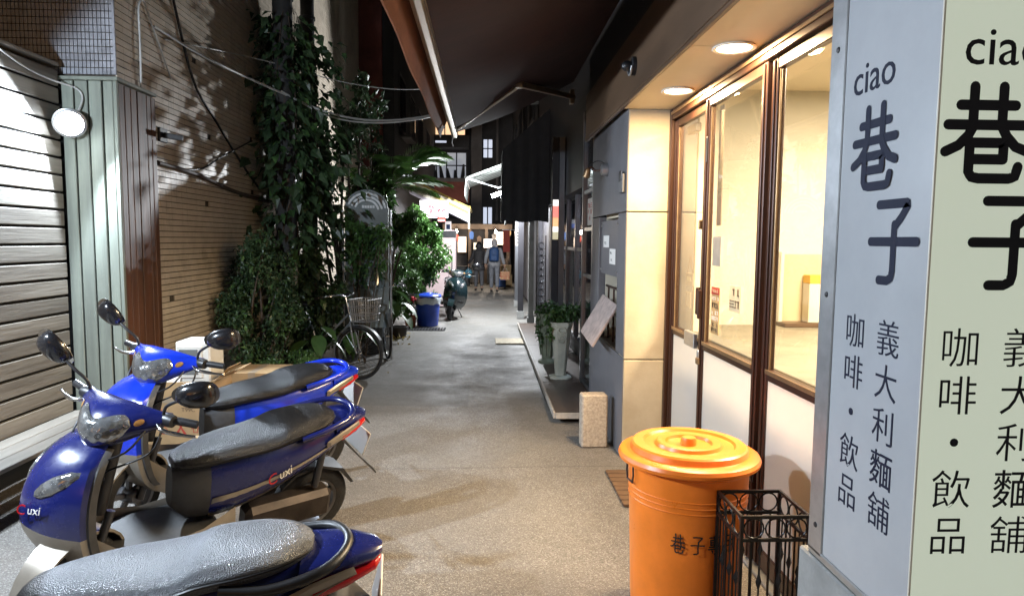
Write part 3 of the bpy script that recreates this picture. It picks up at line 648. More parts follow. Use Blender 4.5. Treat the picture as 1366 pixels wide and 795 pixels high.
for y_end, y_el in ((7.75, 6.55), (2.6, 1.4)):
    el = (.33, y_el, 3.17); sh = (1.04, y_end+.25, 3.36)
    MB().bar((-.33, y_end, 2.93), el, .038, .05).build('forearm', 'awning_bar', aw, bev=.004)
    MB().bar(el, sh, .042, .055).build('upper_arm', 'awning_bar', aw, bev=.004)
    e_ = MB().lathe([(0, -.035), (.042, -.035), (.046, -.02), (.046, .02), (.042, .035), (0, .035)], 16, el).build('elbow', 'awning_bar', aw, smooth=40)
    MB().lathe([(.02, .036), (.02, .046), (0, .046)], 10, el).build('pivot_bolt', 'aluminium', e_, smooth=40)
    MB().box(.99, 1.04, sh[1]-.06, sh[1]+.06, 3.28, 3.44, .006).build('wall_bracket', 'awning_bar', aw)
    MB().tube([(-.36, y_end+.1, 2.86), (-.37, y_end+.12, 2.80), (-.355, y_end+.12, 2.76)], .008, 6).build('end_hook', 'aluminium', aw, smooth=40)
# ------------------------------------------------------------------ second shopfront, dark glass
mat('steel_trim', (0.22, 0.23, 0.25), 0.3, 0.8, var=.2, vscale=5, stretch=(1, 1, .2)); mat('dark_wall', (0.018, 0.017, 0.021), 0.5, var=.3, vscale=3)
mat('black_canvas', (0.012, 0.012, 0.015), 0.75, var=.3, vscale=6, bump=.1, bscale=30); mat('white_wall', (0.6, 0.6, 0.6), .7, var=.08, vscale=2)
s2 = thing('glass_shopfront', 'dark shopfront of tall glass panes behind the white pedestal planter', 'building', (1.4, 9, 0))
box('header', 1.20, 1.40, 6.95, 15.5, 2.35, 7.0, 'dark_wall', s2); box('sill', 1.30, 1.40, 7.5, 13.2, .10, .32, 'dark_wall', s2)
box('side_wall', 1.17, 2.6, 6.90, 6.95, 0, 7, 'dark_wall', s2); box('back_wall', 2.6, 2.68, 6.9, 15, 0, 2.6, 'white_wall', s2); box('floor_slab', 1.36, 2.6, 6.95, 15, .05, .10, 'step_granite', s2)
box('ceiling', 1.40, 2.6, 6.95, 15, 2.5, 2.56, 'white_wall', s2); box('end_wall', 1.2, 2.6, 15.0, 15.1, 0, 2.5, 'dark_wall', s2)
for y0 in (7.58, 8.6, 9.62, 10.64, 11.66):
    box('mullion', 1.30, 1.38, y0, y0+.06, .32, 2.35, 'steel_trim', s2, .003)
    box('glass_pane', 1.335, 1.343, y0+.06, y0+1.02, .32, 2.35, 'dark_glass', s2, 0)
box('transom', 1.31, 1.37, 7.64, 12.68, 1.55, 1.60, 'steel_trim', s2, .003)
box('mullion', 1.30, 1.38, 12.68, 12.76, .1, 2.35, 'steel_trim', s2, .003)
box('solid_panel', 1.28, 1.36, 12.76, 15.0, 0, 2.35, 'dark_wall', s2)
gp = thing('glass_screen', 'tall glazed wind screen with steel frame just past the grey wall', 'screen', (1.12, 7.15, 0))
for y in (6.80, 7.50): box('post', 1.09, 1.15, y-.03, y+.03, 0.10, 3.1, 'steel_trim', gp, .004)
for z in (.12, 1.30, 1.80, 2.20, 3.05): box('cross_bar', 1.10, 1.14, 6.83, 7.47, z, z+.04, 'steel_trim', gp, .003)
for z0, z1 in ((.16, 1.30), (1.34, 1.80), (1.84, 2.20), (2.24, 3.05)): box('glass_pane', 1.115, 1.123, 6.83, 7.47, z0, z1, 'dark_glass', gp, 0)
po = thing('paper_notice', 'white poster with red print stuck on the glass wind screen', 'notice', (1.11, 7.1, 1.9)); box('sheet', 1.110, 1.114, 6.95, 7.25, 1.86, 2.14, 'white_paper', po, 0)
marks(po, 1.1085, 6.97, 7.23, 1.90, 2.10, 3, 3, 'notice_red', .6)
mat('cardboard', (0.42, 0.28, 0.14), .75, var=.15, vscale=5, bump=.05, bscale=30); mat('bag_plastic', (0.5, 0.55, 0.6), .2, var=.1, vscale=9, bump=.6, bscale=14, spec=.8)
pb = thing('wrapped_bundle', 'clear plastic wrapped bundle standing behind the glass wind screen', 'bundle', (1.25, 7.15, .1))
mb = MB(); secs = []
for k in range(9):
    t = k/8; r_ = .14*(1-.35*abs(t-.4)); secs.append([(1.27+r_*.8*math.cos(a)*(1+.15*math.sin(3*a+k)), 7.15+r_*1.3*math.sin(a)*(1+.12*math.cos(4*a+k*2)), .11+t*.85) for a in [2*math.pi*i/14 for i in range(14)]])
mb.loft(secs); mb.build('wrapping', 'bag_plastic', pb, smooth=30)
cx = thing('carton', 'brown carton on the wrapped bundle behind the glass wind screen', 'carton', (1.25, 7.15, .97)); box('carton_body', 1.17, 1.37, 6.97, 7.33, .965, 1.12, 'cardboard', cx, .003); box('tape', 1.168, 1.372, 7.13, 7.17, .97, 1.1215, 'plaque_grey', cx, 0)
# goods inside the second shop
for k, (y0, y1, x0, h, mm, lb) in enumerate(((7.7, 8.5, 1.9, 1.7, 'white_wall', 'white cabinet inside the dark shop nearest the wind screen'), (8.7, 9.5, 1.7, 1.0, 'black_plastic', 'low black cabinet inside the dark glass shop'), (9.9, 10.9, 2.0, 1.9, 'concrete_grey', 'tall grey cabinet at the back of the dark glass shop'))):
    cb_ = thing('cabinet', lb, 'cabinet', (x0+.2, (y0+y1)/2, .1)); box('carcass', x0, x0+.45, y0, y1, .105, h, mm, cb_)
    for q_ in (0, 1): box('door', x0-.018, x0-.001, y0+.02+q_*(y1-y0)/2, y0+(q_+1)*(y1-y0)/2-.02, .15, h-.04, mm, cb_, .004)
tl2 = thing('tube_lamp', 'white tube lamp on the ceiling inside the dark glass shop', 'lamp', (2.1, 8.6, 2.5))
emitmat('white_tube', (0.86, 0.93, 1.0), 14)
MB().tube([(2.1, 7.8, 2.44), (2.1, 9.4, 2.44)], .018, 10).build('tube', 'white_tube', tl2, smooth=50); box('batten', 2.07, 2.13, 7.75, 9.45, 2.465, 2.499, 'white_wall', tl2)
area_light('tube_glow', (2.1, 8.6, 2.41), .05, 42, (.85, .92, 1), parent=tl2, sy=1.5)
# columns and racks along the step
c1 = thing('steel_column', 'tall square dark column with bright steel edge behind the planter', 'column', (1.09, 10.05, .1))
box('shaft', 1.0, 1.10, 9.98, 10.12, .10, 3.2, 'dark_wall', c1); box('steel_cover', 1.101, 1.185, 9.97, 10.13, .10, 3.2, 'steel_trim', c1); box('base_plate', .98, 1.20, 9.95, 10.15, .1005, .12, 'steel_dark', c1)
emitmat('lit_red', (1.0, .12, .05), 1.1); emitmat('lit_orange', (1.0, .42, .08), 1.1); emitmat('lit_white', (1, .93, .85), 1.3); emitmat('lit_yellow', (.9, .75, .3), .5)
ls = thing('lit_sign', 'narrow lit sign in white, red and orange bands on the dark column', 'sign', (1.05, 9.96, 1.8))
box('casing', 1.005, 1.098, 9.955, 9.979, 1.70, 2.30, 'steel_dark', ls, .002)
for z0, z1, mm in ((2.20, 2.29, 'lit_white'), (2.03, 2.198, 'lit_red'), (1.90, 2.028, 'lit_orange'), (1.82, 1.898, 'lit_white'), (1.71, 1.818, 'lit_yellow')): box('band', 1.01, 1.093, 9.950, 9.9545, z0, z1, mm, ls, 0)
emitmat('lit_blue', (.12, .3, 1.0), 1.6)
bs = thing('blue_sign', 'small glowing blue and white strip sign inside the dark shop', 'sign', (1.45, 10.9, 1.9)); box('casing', 1.42, 1.47, 10.4, 11.6, 1.88, 2.06, 'steel_dark', bs); box('light_strip', 1.413, 1.419, 10.42, 11.58, 1.90, 1.96, 'lit_blue', bs, 0); box('light_strip', 1.413, 1.419, 10.42, 11.58, 1.963, 2.03, 'lit_white', bs, 0)
lt = thing('lattice_stand', 'black lattice display stand on the stone step beside the dark column', 'stand', (.98, 11.5, .1))
for x in (.905, 1.055): MB().bar((x, 11.5, .10), (x, 11.5, 1.78), .016).build('upright', 'black_iron', lt)
for k in range(12):
    z = .34+k*.115; MB().tube([(.98+.045*math.cos(a), 11.5+.01, z+.05*math.sin(a)) for a in [2*math.pi*i/10 for i in range(10)]], .008, 5, closed=True).build('ring', 'steel_trim', lt, smooth=60)
    MB().bar((.905, 11.5, z-.057), (1.055, 11.5, z-.057), .008).build('cross_bar', 'black_iron', lt)
box('foot', .88, 1.08, 11.4, 11.6, .1005, .125, 'black_iron', lt)
for (x, y, w, m_, lb) in ((.94, 13.4, .10, 'concrete_grey', 'grey pillar at the far end of the stone step'), (.80, 14.6, .12, 'dark_wall', 'dark pillar behind the end of the stone step'), (.87, 17.2, .16, 'steel_trim', 'pale steel pillar with paper notice beyond the stone step')):
    p_ = thing('pillar', lb, 'pillar', (x, y, 0)); box('shaft', x-w/2, x+w/2, y-w/2, y+w/2, 0.16, 3.3, m_, p_); box('base', x-w/2-.02, x+w/2+.02, y-w/2-.02, y+w/2+.02, 0, .16, 'concrete_grey', p_)
pn = thing('paper_notice', 'white paper notice on the pale far pillar', 'notice', (.87, 17.1, 1.6)); box('sheet', .80, .97, 17.105, 17.118, 1.55, 1.98, 'white_paper', pn, 0)
mb = MB()
for k in range(4): mb.box(.82, .85+.1*random.random(), 17.1005, 17.1045, 1.62+.08*k, 1.65+.08*k)
mb.build('printed_marks', 'ink', pn)
# black canopy
cn = thing('black_canopy', 'black canvas canopy with deep valance over the dark shopfronts', 'canopy', (.8, 11, 2.5))
mb = MB(); mb.add([(1.2, 12.6, 4.1), (1.2, 13.6, 4.1), (.34, 13.6, 3.35), (.34, 12.6, 3.35), (1.2, 12.6, 4.08), (1.2, 13.6, 4.08), (.345, 13.6, 3.33), (.345, 12.6, 3.33)], [(0, 1, 2, 3), (7, 6, 5, 4), (0, 3, 7, 4), (1, 5, 6, 2), (0, 4, 5, 1), (3, 2, 6, 7)]); mb.build('roof_cloth', 'black_canvas', cn)
def drop(p0, p1, n, z1a, z1b, z0, sag):
    """hanging cloth between two plan points with gentle folds"""
    secs = []; p0 = Vector(p0); p1 = Vector(p1); nn = Vector((-(p1-p0).y, (p1-p0).x)).normalized()
    for i in range(n):
        t = i/(n-1); p = p0.lerp(p1, t); w = sag*math.sin(i*1.9); zt = z1a+(z1b-z1a)*t; col = [(0, zt), (.5, (zt+z0)/2), (1, z0+.015*math.sin(i*.8))]
        secs.append([(p.x+nn.x*w*k, p.y+nn.y*w*k, z) for k, z in col]+[(p.x+nn.x*(w*k+.012), p.y+nn.y*(w*k+.012), z) for k, z in col[::-1]])
    return MB().loft(secs)
drop((.335, 13.6), (.335, 12.62), 10, 3.35, 3.35, 2.04, .02).build('valance', 'black_canvas', cn, smooth=50)
drop((.335, 12.6), (1.2, 12.6), 14, 3.35, 4.1, 2.04, .02).build('side_curtain', 'black_canvas', cn, smooth=50)
MB().tube([(.35, 13.55, 2.82), (1.2, 13.55, 2.6)], .015, 6).build('strut', 'steel_trim', cn)
# ------------------------------------------------------------------ far right awning with tube light
mat('stripe_pale', (0.15, 0.155, 0.145), .75, var=.1, vscale=5); mat('stripe_green', (0.03, 0.038, 0.032), .75, var=.1, vscale=5)
fa = thing('striped_awning', 'pale striped awning with tube lamp beneath on the far right', 'awning', (.2, 17, 2.5))
for k in range(14):
    y0 = 13.7+k*.2; x0, z0, x1, z1 = 1.2, 3.55, -.37, 2.95
    MB().add([(x0, y0, z0), (x0, y0+.198, z0), (x1, y0+.198, z1), (x1, y0, z1), (x0, y0, z0-.01), (x0, y0+.198, z0-.01), (x1, y0+.198, z1-.01), (x1, y0, z1-.01)], [(0, 1, 2, 3), (7, 6, 5, 4), (0, 3, 7, 4), (1, 5, 6, 2), (0, 4, 5, 1), (3, 2, 6, 7)]).build('stripe', 'stripe_pale' if k % 2 else 'stripe_green', fa)
    MB().add([(x1, y0, z1), (x1, y0+.198, z1), (x1-.03, y0+.198, z1-.32), (x1-.03, y0+.10, z1-.38), (x1-.03, y0, z1-.32)], [(0, 1, 2, 3, 4)]).build('valance_flap', 'stripe_pale' if k % 2 else 'stripe_green', fa).modifiers.new('thickness', 'SOLIDIFY').thickness = .004
MB().tube([(-.37, 13.65, 2.94), (-.37, 16.55, 2.94)], .03, 8).build('front_bar', 'aluminium', fa, smooth=50)
MB().tube([(-.37, 13.75, 2.93), (.30, 14.5, 2.80), (1.2, 13.9, 3.05)], .018, 6).build('arm', 'aluminium', fa, smooth=30)
MB().tube([(.55, 13.82, 2.80), (.43, 13.78, 2.0)], .02, 6).build('prop', 'stripe_pale', fa, smooth=30)
tl = thing('tube_lamp', 'bright white tube lamp hanging under the far striped awning', 'lamp', (.37, 13.95, 2.62))
emitmat('bright_tube', (0.9, 0.95, 1.0), 40)
MB().tube([(.17, 14.05, 2.58), (.55, 13.85, 2.72)], .028, 10).build('tube', 'bright_tube', tl, smooth=50); MB().bar((.15, 14.06, 2.62), (.57, 13.85, 2.76), .07, .02).build('batten', 'white_wall', tl)
pt = bpy.data.lights.new('tube_lamp_glow', 'POINT'); pt.energy = 1050; pt.color = (.92, .96, 1); pt.shadow_soft_size = .06
po_ = bpy.data.objects.new('tube_lamp_glow', pt); C.objects.link(po_); po_.location = (.37, 13.90, 2.56); po_.parent = tl; po_.matrix_parent_inverse = Matrix.Translation(-WORLD_MODE[tl.name])
# ------------------------------------------------------------------ far left yellow awning, white sign, pale stall
mat('awning_yellow', (0.55, 0.40, 0.10), .7, var=.15, vscale=5); mat('awning_cream', (0.6, 0.56, 0.46), .7, var=.1, vscale=5)
mat('stall_lilac', (.36, .33, .37), .7, var=.1, vscale=5)
ya = thing('yellow_awning', 'yellow edged cream awning sloping over the lit stall', 'awning', (-1, 17, 2.5))
for k in range(10):
    y0 = 16.1+k*.24; x0, z0, x1, z1 = -1.75, 3.12, -.36, 2.46
    MB().add([(x0, y0, z0), (x0, y0+.238, z0), (x1, y0+.238, z1), (x1, y0, z1), (x0, y0, z0-.012), (x0, y0+.238, z0-.012), (x1, y0+.238, z1-.012), (x1, y0, z1-.012)], [(0, 1, 2, 3), (7, 6, 5, 4), (0, 3, 7, 4), (1, 5, 6, 2), (0, 4, 5, 1), (3, 2, 6, 7)]).build('stripe', 'awning_cream' if k % 2 else 'awning_yellow', ya)
MB().tube([(-.35, 16.05, 2.45), (-.35, 18.5, 2.45)], .035, 8).build('front_bar', 'awning_yellow', ya, smooth=50); MB().bar((-1.75, 16.08, 3.10), (-.35, 16.08, 2.44), .02, .06).build('edge_rail', 'awning_yellow', ya)
for d0, d1, mm in ((.035, .10, 'awning_cream'), (.102, .17, 'awning_yellow'), (.172, .27, 'awning_cream'), (.272, .36, 'stall_lilac')):
    MB().add([(x, y_, (3.12 if x < -1 else 2.46)-d) for y_ in (16.05, 16.062) for x, d in ((-1.75, d0), (-.37, d0), (-.37, d1), (-1.75, d1))], [(3, 2, 1, 0), (4, 5, 6, 7), (0, 1, 5, 4), (1, 2, 6, 5), (2, 3, 7, 6), (3, 0, 4, 7)]).build('valance_band', mm, ya)
MB().box(-.375, -.335, 16.06, 16.10, 1.95, 2.45).build('drop_post', 'awning_cream', ya)
tl3 = thing('tube_lamp', 'white tube lamp under the yellow awning on the far left', 'lamp', (-1.2, 17.2, 2.6))
MB().tube([(-1.2, 16.7, 2.66), (-1.2, 17.9, 2.66)], .018, 8).build('tube', 'white_tube', tl3, smooth=50); MB().box(-1.225, -1.175, 16.65, 17.95, 2.685, 2.71).build('batten', 'white_wall', tl3)
area_light('tube_glow', (-1.2, 17.3, 2.63), .06, 110, (.95, .96, 1), parent=tl3, sy=1.2)
emitmat('lit_sign_white', (1, .93, .96), .85); mat('sign_red', (.35, .02, .05), .6)
wsn = thing('lit_signboard', 'white lit signboard with red script hanging over the stall', 'sign', (-1.15, 15.9, 2.2))
box('panel', -1.50, -.84, 15.9, 15.96, 2.19, 2.60, 'lit_sign_white', wsn, .006)
mb = MB()
for st in ([(.10, .45), (.18, .62), (.20, .30), (.28, .60), (.34, .32)], [(.38, .36), (.44, .5), (.50, .36), (.52, .5), (.58, .36)], [(.62, .5), (.66, .38), (.72, .5), (.74, .36)], [(.78, .6), (.80, .4), (.86, .36)], [(.08, .24), (.30, .18), (.6, .22)]):
    pts = [p.to_2d() for p in smoothpath([(a, b, 0) for a, b in st], 4)]; mb.ribbon([(-1.36+p[0]*.60, 2.10+p[1]*.62) for p in pts], .022, lambda u, v: (u, 15.8985, v))
mb.build('script', 'sign_red', wsn)
bdg = MB().box(-1.08, -.90, 15.86, 15.895, 2.10, 2.21, .01).build('badge', 'notice_red', wsn); MB().box(-1.07, -.91, 15.856, 15.859, 2.115, 2.155).build('badge_band', 'white_paper', bdg)
mat('stall_pink', (.55, .43, .43), .5, var=.08, vscale=3)
fz = thing('stall_cabinet', 'tall pale pink cabinet under the yellow awning', 'cabinet', (-.95, 17, 0))
box('carcass', -1.45, -.70, 16.9, 17.5, .02, 1.92, 'stall_pink', fz, .008); box('door', -1.43, -.72, 16.88, 16.898, .25, 1.72, 'stall_pink', fz, .006); box('top_band', -1.45, -.70, 16.885, 16.899, 1.74, 1.91, 'steel_dark', fz, .004); box('handle', -.80, -.775, 16.84, 16.878, .8, 1.3, 'aluminium', fz, .004)
# ------------------------------------------------------------------ far building closing the alley
mat('far_concrete', (.11, .10, .10), .85, var=.3, vscale=1.2); mat('far_red', (.16, .045, .035), .8, var=.3, vscale=2); mat('far_dark', (.03, .028, .03), .8, var=.3, vscale=1)
emitmat('window_cool', (.72, .80, 1.0), .75); emitmat('window_warm', (1, .62, .35), 1.3); emitmat('window_dim', (.55, .6, .7), .32)
fb = thing('apartment_building', 'dark apartment block with lit balcony windows closing the alley', 'building', (-.5, 29, 0))
box('wall', -5.5, -.55, 29.0, 30, 2.6, 14, 'far_dark', fb); box('wall', -.55, -.1, 28.6, 30, 0, 14, 'far_concrete', fb); box('wall', -.1, 5, 29.2, 30, 2.2, 14, 'far_dark', fb); box('wall', -5.5, 5, 29.6, 30, 0, 2.7, 'far_concrete', fb)
for (x0, x1, z0, z1, m_, rows, cols, y) in ((-2.85, -.75, 4.25, 5.35, 'window_dim', 2, 5, 28.98), (-2.1, -.8, 6.0, 6.75, 'window_warm', 1, 3, 28.98), (-.06, .36, 5.15, 5.95, 'window_cool', 2, 2, 29.18), (-.06, .36, 2.35, 3.1, 'window_cool', 1, 2, 29.18), (-.06, .36, 7.4, 8.2, 'window_dim', 2, 2, 29.18), (-3.6, -3.0, 6.6, 7.6, 'window_dim', 2, 2, 28.98)):
    w_ = MB().box(x0-.06, x1+.06, y-.02, y+.019, z0-.06, z1+.06).build('window', 'far_dark', fb)
    dx = (x1-x0)/cols; dz = (z1-z0)/rows
    for i in range(cols):
        for j in range(rows):
            MB().box(x0+i*dx+.025, x0+(i+1)*dx-.025, y-.028, y-.021, z0+j*dz+.025, z0+(j+1)*dz-.025).build('pane', m_ if random.random() > .12 else 'window_dim', w_)
bc = MB().box(-3.2, -.62, 28.1, 28.97, 3.2, 4.15, .01).build('balcony', 'far_red', fb); MB().box(-3.25, -.58, 28.05, 28.1, 4.05, 4.2).build('balcony_rail', 'far_concrete', bc)
for k in range(6): MB().tube([(-2.3+k*.28, 28.4, 4.15), (-2.3+k*.28+random.uniform(-.1, .1), 28.4, 4.45+random.random()*.35)], [.10, .04], 6).build('balcony_pot_plant', 'far_dark', bc)
b2 = MB().box(-3.2, -.62, 28.1, 28.97, 5.45, 5.95, .01).build('balcony', 'far_dark', fb); MB().box(-2.0, -1.55, 28.07, 28.099, 5.62, 5.70).build('lit_label', 'window_cool', b2)
MB().tube([(.55, 28.9, 2.5), (.55, 28.9, 12)], .06, 8).build('drain_pipe', 'far_concrete', fb, smooth=60)
# shop clutter at the far end
sfr = thing('market_stall', 'lit wooden stall at the far end of the alley', 'stall', (.2, 26.5, 0))
mat('far_wood', (.10, .07, .05), .7, var=.3, vscale=3)
for x in (-1.5, -.55, .1, .95): box('post', x-.06, x+.06, 26.45, 26.57, 0, 2.3, 'far_wood', sfr)
box('beam', -1.6, 1.1, 26.4, 26.6, 2.1, 2.3, 'far_wood', sfr); box('counter', -.5, .95, 26.3, 26.7, .0, .95, 'far_wood', sfr); box('back_panel', -1.6, 1.1, 27.4, 27.5, 0, 2.2, 'far_concrete', sfr)
emitmat('far_lamp', (1, .82, .62), 6)
for k, (x, z, w, h, m_, lb) in enumerate(((-.85, 1.5, .16, .6, 'window_warm', 'leftmost warm lit poster on the far stall'), (.25, 1.55, .26, .34, 'lit_sign_white', 'white lit poster behind the walkers on the far stall'), (.62, 1.75, .22, .5, 'window_warm', 'warm lit poster right of the walkers on the far stall'), (-.28, 1.35, .12, .45, 'lit_yellow', 'narrow yellowish poster on the far stall post'))):
    o_ = thing('lit_poster', lb, 'poster', (x, 26.38, z), group='lit posters on the far stall'); box('panel', x-w, x+w, 26.36, 26.39, z-h/2, z+h/2, m_, o_, .004); box('frame', x-w-.02, x+w+.02, 26.391, 26.41, z-h/2-.02, z+h/2+.02, 'far_wood', o_)
for k, (x, z) in enumerate(((-1.05, 2.0), (.45, 2.0))):
    o_ = thing('bulb_lamp', ('left' if k == 0 else 'right')+' warm bulb hanging under the far stall beam', 'lamp', (x, 26.0, z), group='bulbs of the far stall')
    MB().lathe([(0, -.07), (.05, -.05), (.06, 0), (.03, .06), (.02, .09), (0, .09)], 12, (x, 26.0, z)).build('bulb', 'far_lamp', o_, smooth=60); MB().tube([(x, 26.0, z+.085), (x, 26.42, 2.2)], .006, 5).build('flex', 'ink', o_)
    pl_ = bpy.data.lights.new('bulb_glow', 'POINT'); pl_.energy = 75; pl_.color = (1, .84, .66); pl_.shadow_soft_size = .07
    q_ = bpy.data.objects.new('bulb_glow', pl_); C.objects.link(q_); q_.location = (x, 25.85, z); q_.parent = o_; q_.matrix_parent_inverse = Matrix.Translation(-WORLD_MODE[o_.name])
for k, (x, y, w, h, m_, lb) in enumerate(((.78, 24.6, .5, .42, 'cardboard', 'large brown carton on the ground beside the far stall'), (.80, 24.6, .38, .34, 'cardboard', 'smaller brown carton stacked on the large carton'), (-.75, 25.2, .5, .7, 'black_plastic', 'dark crate stack by the left post of the far stall'))):
    z0 = 0 if k != 1 else .423
    o_ = thing('carton', lb, 'carton', (x, y, z0)); box('carton_body', x-w/2, x+w/2, y-.2, y+.2, z0, z0+h, m_, o_, .006); box('lid_flap', x-w/2-.01, x+w/2+.01, y-.21, y+.21, z0+h, z0+h+.012, m_, o_, .003)
# more shop clutter round the far stall
gd = ('far_concrete', 'notice_red', 'cardboard', 'paint_far_blue', 'fascia_brown', 'notice_tan'); mat('paint_far_blue', (.05, .12, .35), .5)
rs = random.Random(21)
for k in (0, 1, 3, 4, 6, 8):
    x = -1.35+k*.29; zt = 2.08-rs.uniform(0, .3); m_ = gd[k % 6]; o_ = thing('hanging_goods', {0: 'first', 1: 'second', 3: 'third', 4: 'fourth', 6: 'fifth', 8: 'sixth'}[k]+' packet from the left hanging on the far stall beam', 'packet', (x, 26.36, 2.0), group='packets hanging on the far stall')
    h = rs.uniform(.16, .34); MB().loft([[(x+sx*w_, 26.33+sy*.03, z) for sx, sy in ((-1, -1), (1, -1), (1, 1), (-1, 1))] for w_, z in ((.06, zt-h), (.085, zt-h*.6), (.08, zt-h*.2), (.03, zt))]).build('packet_body', m_, o_); MB().tube([(x, 26.33, zt), (x, 26.40, 2.12)], .006, 4).build('string', 'ink', o_)
for k, (x, y, w, d, h, m_, lb) in enumerate(((.30, 25.7, .34, .3, .75, 'steel_trim', 'steel serving cart in front of the far stall'), (-.35, 25.9, .30, .3, .9, 'white_wall', 'white cooler standing before the far stall'), (.62, 23.6, .30, .25, .35, 'paint_far_blue', 'low blue crate right of the walkers'))):
    o_ = thing('serving_cart' if k == 0 else ('cooler' if k == 1 else 'crate'), lb, ('cart', 'cooler', 'crate')[k], (x, y, 0)); box('cabinet', x-w/2, x+w/2, y-d/2, y+d/2, .06, h, m_, o_, .01); box('top', x-w/2-.02, x+w/2+.02, y-d/2-.02, y+d/2+.02, h, h+.03, 'aluminium', o_, .005)
    for sx in (-1, 1): MB().lathe([(0, -.02), (.03, -.02), (.03, .02), (0, .02)], 12, (x+sx*w*.4, y-d*.3, .03), axis='y').build('wheel', 'ink', o_)
vs = thing('vertical_sign', 'tall narrow lit signboard beside the left post of the far stall', 'sign', (-1.25, 24.9, 1.2)); box('panel', -1.42, -1.20, 24.9, 25.0, 1.15, 2.35, 'lit_sign_white', vs, .006)
for k in range(4): MB().box(-1.38, -1.24, 24.893, 24.899, 1.28+k*.26, 1.46+k*.26).build('sign_mark', ('notice_red', 'paint_far_blue')[k % 2], vs)
rd = thing('red_banner', 'red hanging banner at the right end of the far stall', 'banner', (.85, 24.8, 1.3)); MB().loft([[(.70, 24.8, z), (.95, 24.82, z), (.95, 24.826, z), (.70, 24.806, z)] for z in (1.25, 1.6, 2.05)]).build('cloth', 'notice_red', rd); MB().tube([(.66, 24.81, 2.06), (1.2, 24.83, 2.06)], .012, 6).build('rod', 'steel_trim', rd)
# tall side walls beyond, closing the view
rb = thing('side_building', 'dark building on the right beyond the striped awning', 'building', (2, 22, 0)); box('wall', 1.2, 5, 15.1, 30, 0, 14, 'far_dark', rb); box('shop_shutter', 1.17, 1.199, 18, 24, .1, 2.4, 'far_concrete', rb)
box('upper_wall', 1.2, 4, 6.95, 15.1, 7.0, 14, 'far_dark', rb); box('band_course', 1.15, 1.199, 15.2, 30, 3.75, 3.95, 'far_concrete', rb)
for y0 in (16.6, 19.4, 22.2, 25): w_ = box('window', 1.16, 1.199, y0, y0+1.2, 4.6, 5.9, 'far_dark', rb); MB().box(1.152, 1.1595, y0+.08, y0+.57, 4.68, 5.82).build('pane', 'dark_glass', w_); MB().box(1.152, 1.1595, y0+.63, y0+1.12, 4.68, 5.82).build('pane', 'dark_glass', w_)
# ------------------------------------------------------------------ tiled building on the left
mat('tile_tan', (0.60, 0.52, 0.42), 0.45, col2=(0.49, 0.42, 0.33), vscale=7, rvar=.12, dirt=.55, grime=(.10, .085, .07), bump=.05, bscale=20)
mat('tile_grey', (0.30, 0.31, 0.34), 0.35, var=.25, vscale=7, rvar=.1, dirt=.3)
mat('mortar', (0.055, 0.045, 0.035), .95, var=.2, vscale=8)
tb = thing('tiled_building', 'tan tiled building along the left side of the alley', 'building', (-3.5, 9, 0))
WX = -2.82
box('wall', -6.5, WX-.006, 5.42, 15.6, 0, 9, 'mortar', tb, 0)
def tiles(name, m, origin, du, dv, nrm, nu, nv, pu, pv, gap, th, seed, skip=None, side=.22):
    rs = np.random.RandomState(seed); o = np.array(origin, float); du = np.array(du, float); dv = np.array(dv, float); n = np.array(nrm, float)
    V = []; F = []; k = 0
    for j in range(nv):
        off = 0
        for i in range(nu):
            if skip and skip(i, j): continue
            a = i*pu+off; b = j*pv; t = th+rs.uniform(-.0005, .0005); tl_ = rs.uniform(-.0002, .0002); tv = rs.uniform(-.00008, .00008)
            gu = gap*side; c = [(a, b), (a+pu-gu, b), (a+pu-gu, b+pv-gap), (a, b+pv-gap)]
            tt = [t-tl_-tv, t+tl_-tv, t+tl_+tv, t-tl_+tv]
            for (u, v), z in zip(c, tt): V.append(o+du*u+dv*v+n*z)
            for (u, v) in c: V.append(o+du*u+dv*v)
            F += [(k, k+1, k+2, k+3), (k+1, k, k+4, k+5), (k+2, k+1, k+5, k+6), (k+3, k+2, k+6, k+7), (k, k+3, k+7, k+4)]; k += 8
    ob = fast_mesh(name, V, F, m, tb); ob['kind'] = 'stuff'; return ob
missing = set((random.randrange(40), random.randrange(70)) for _ in range(9))
tiles('tile_facing', 'tile_tan', (WX-.006, 5.42, .02), (0, 1, 0), (0, 0, 1), (1, 0, 0), 97, 158, .105, .0525, .0075, .011, 1, lambda i, j: (i, j) in missing)
tiles('tile_facing', 'tile_grey', (-6.0, 5.414, 2.93), (1, 0, 0), (0, 0, 1), (0, -1, 0), 106, 100, .030, .0525, .007, .009, 2, None, .8)
box('corner_bead', WX-.012, WX+.006, 5.405, 5.418, 2.93, 9, 'tile_grey', tb, .002)
# conduit and cables on the tiles
mat('conduit', (.07, .05, .04), .6, var=.3, vscale=8); mat('cable_white', (.5, .5, .48), .5); mat('cable_black', (.015, .015, .016), .5)
def cable(name, label, pts, r, m, sub=5, n=6):
    o_ = MB().tube(smoothpath(pts, sub), r, n).build(name, m, smooth=60); return tag(o_, label, 'cable')
cable('conduit', 'brown conduit pipe running along the tiled wall', [(WX+.03, 5.97, 2.33), (WX+.03, 6.8, 2.30), (WX+.035, 7.6, 2.22), (WX+.04, 8.6, 2.17), (WX+.05, 10, 2.16)], .022, 'conduit', 6, 8)
cable('cable', 'pale twin cable sagging from the tiled wall across to the maroon awning', [(WX+.02, 6.0, 3.47), (-2.68, 7.0, 3.43), (-2.45, 8.42, 3.44), (-2.0, 8.9, 3.30), (-1.5, 9.3, 3.28), (-.9, 9.8, 3.42), (-.2, 10.4, 3.7), (.9, 11.5, 4.0)], .014, 'cable_white')
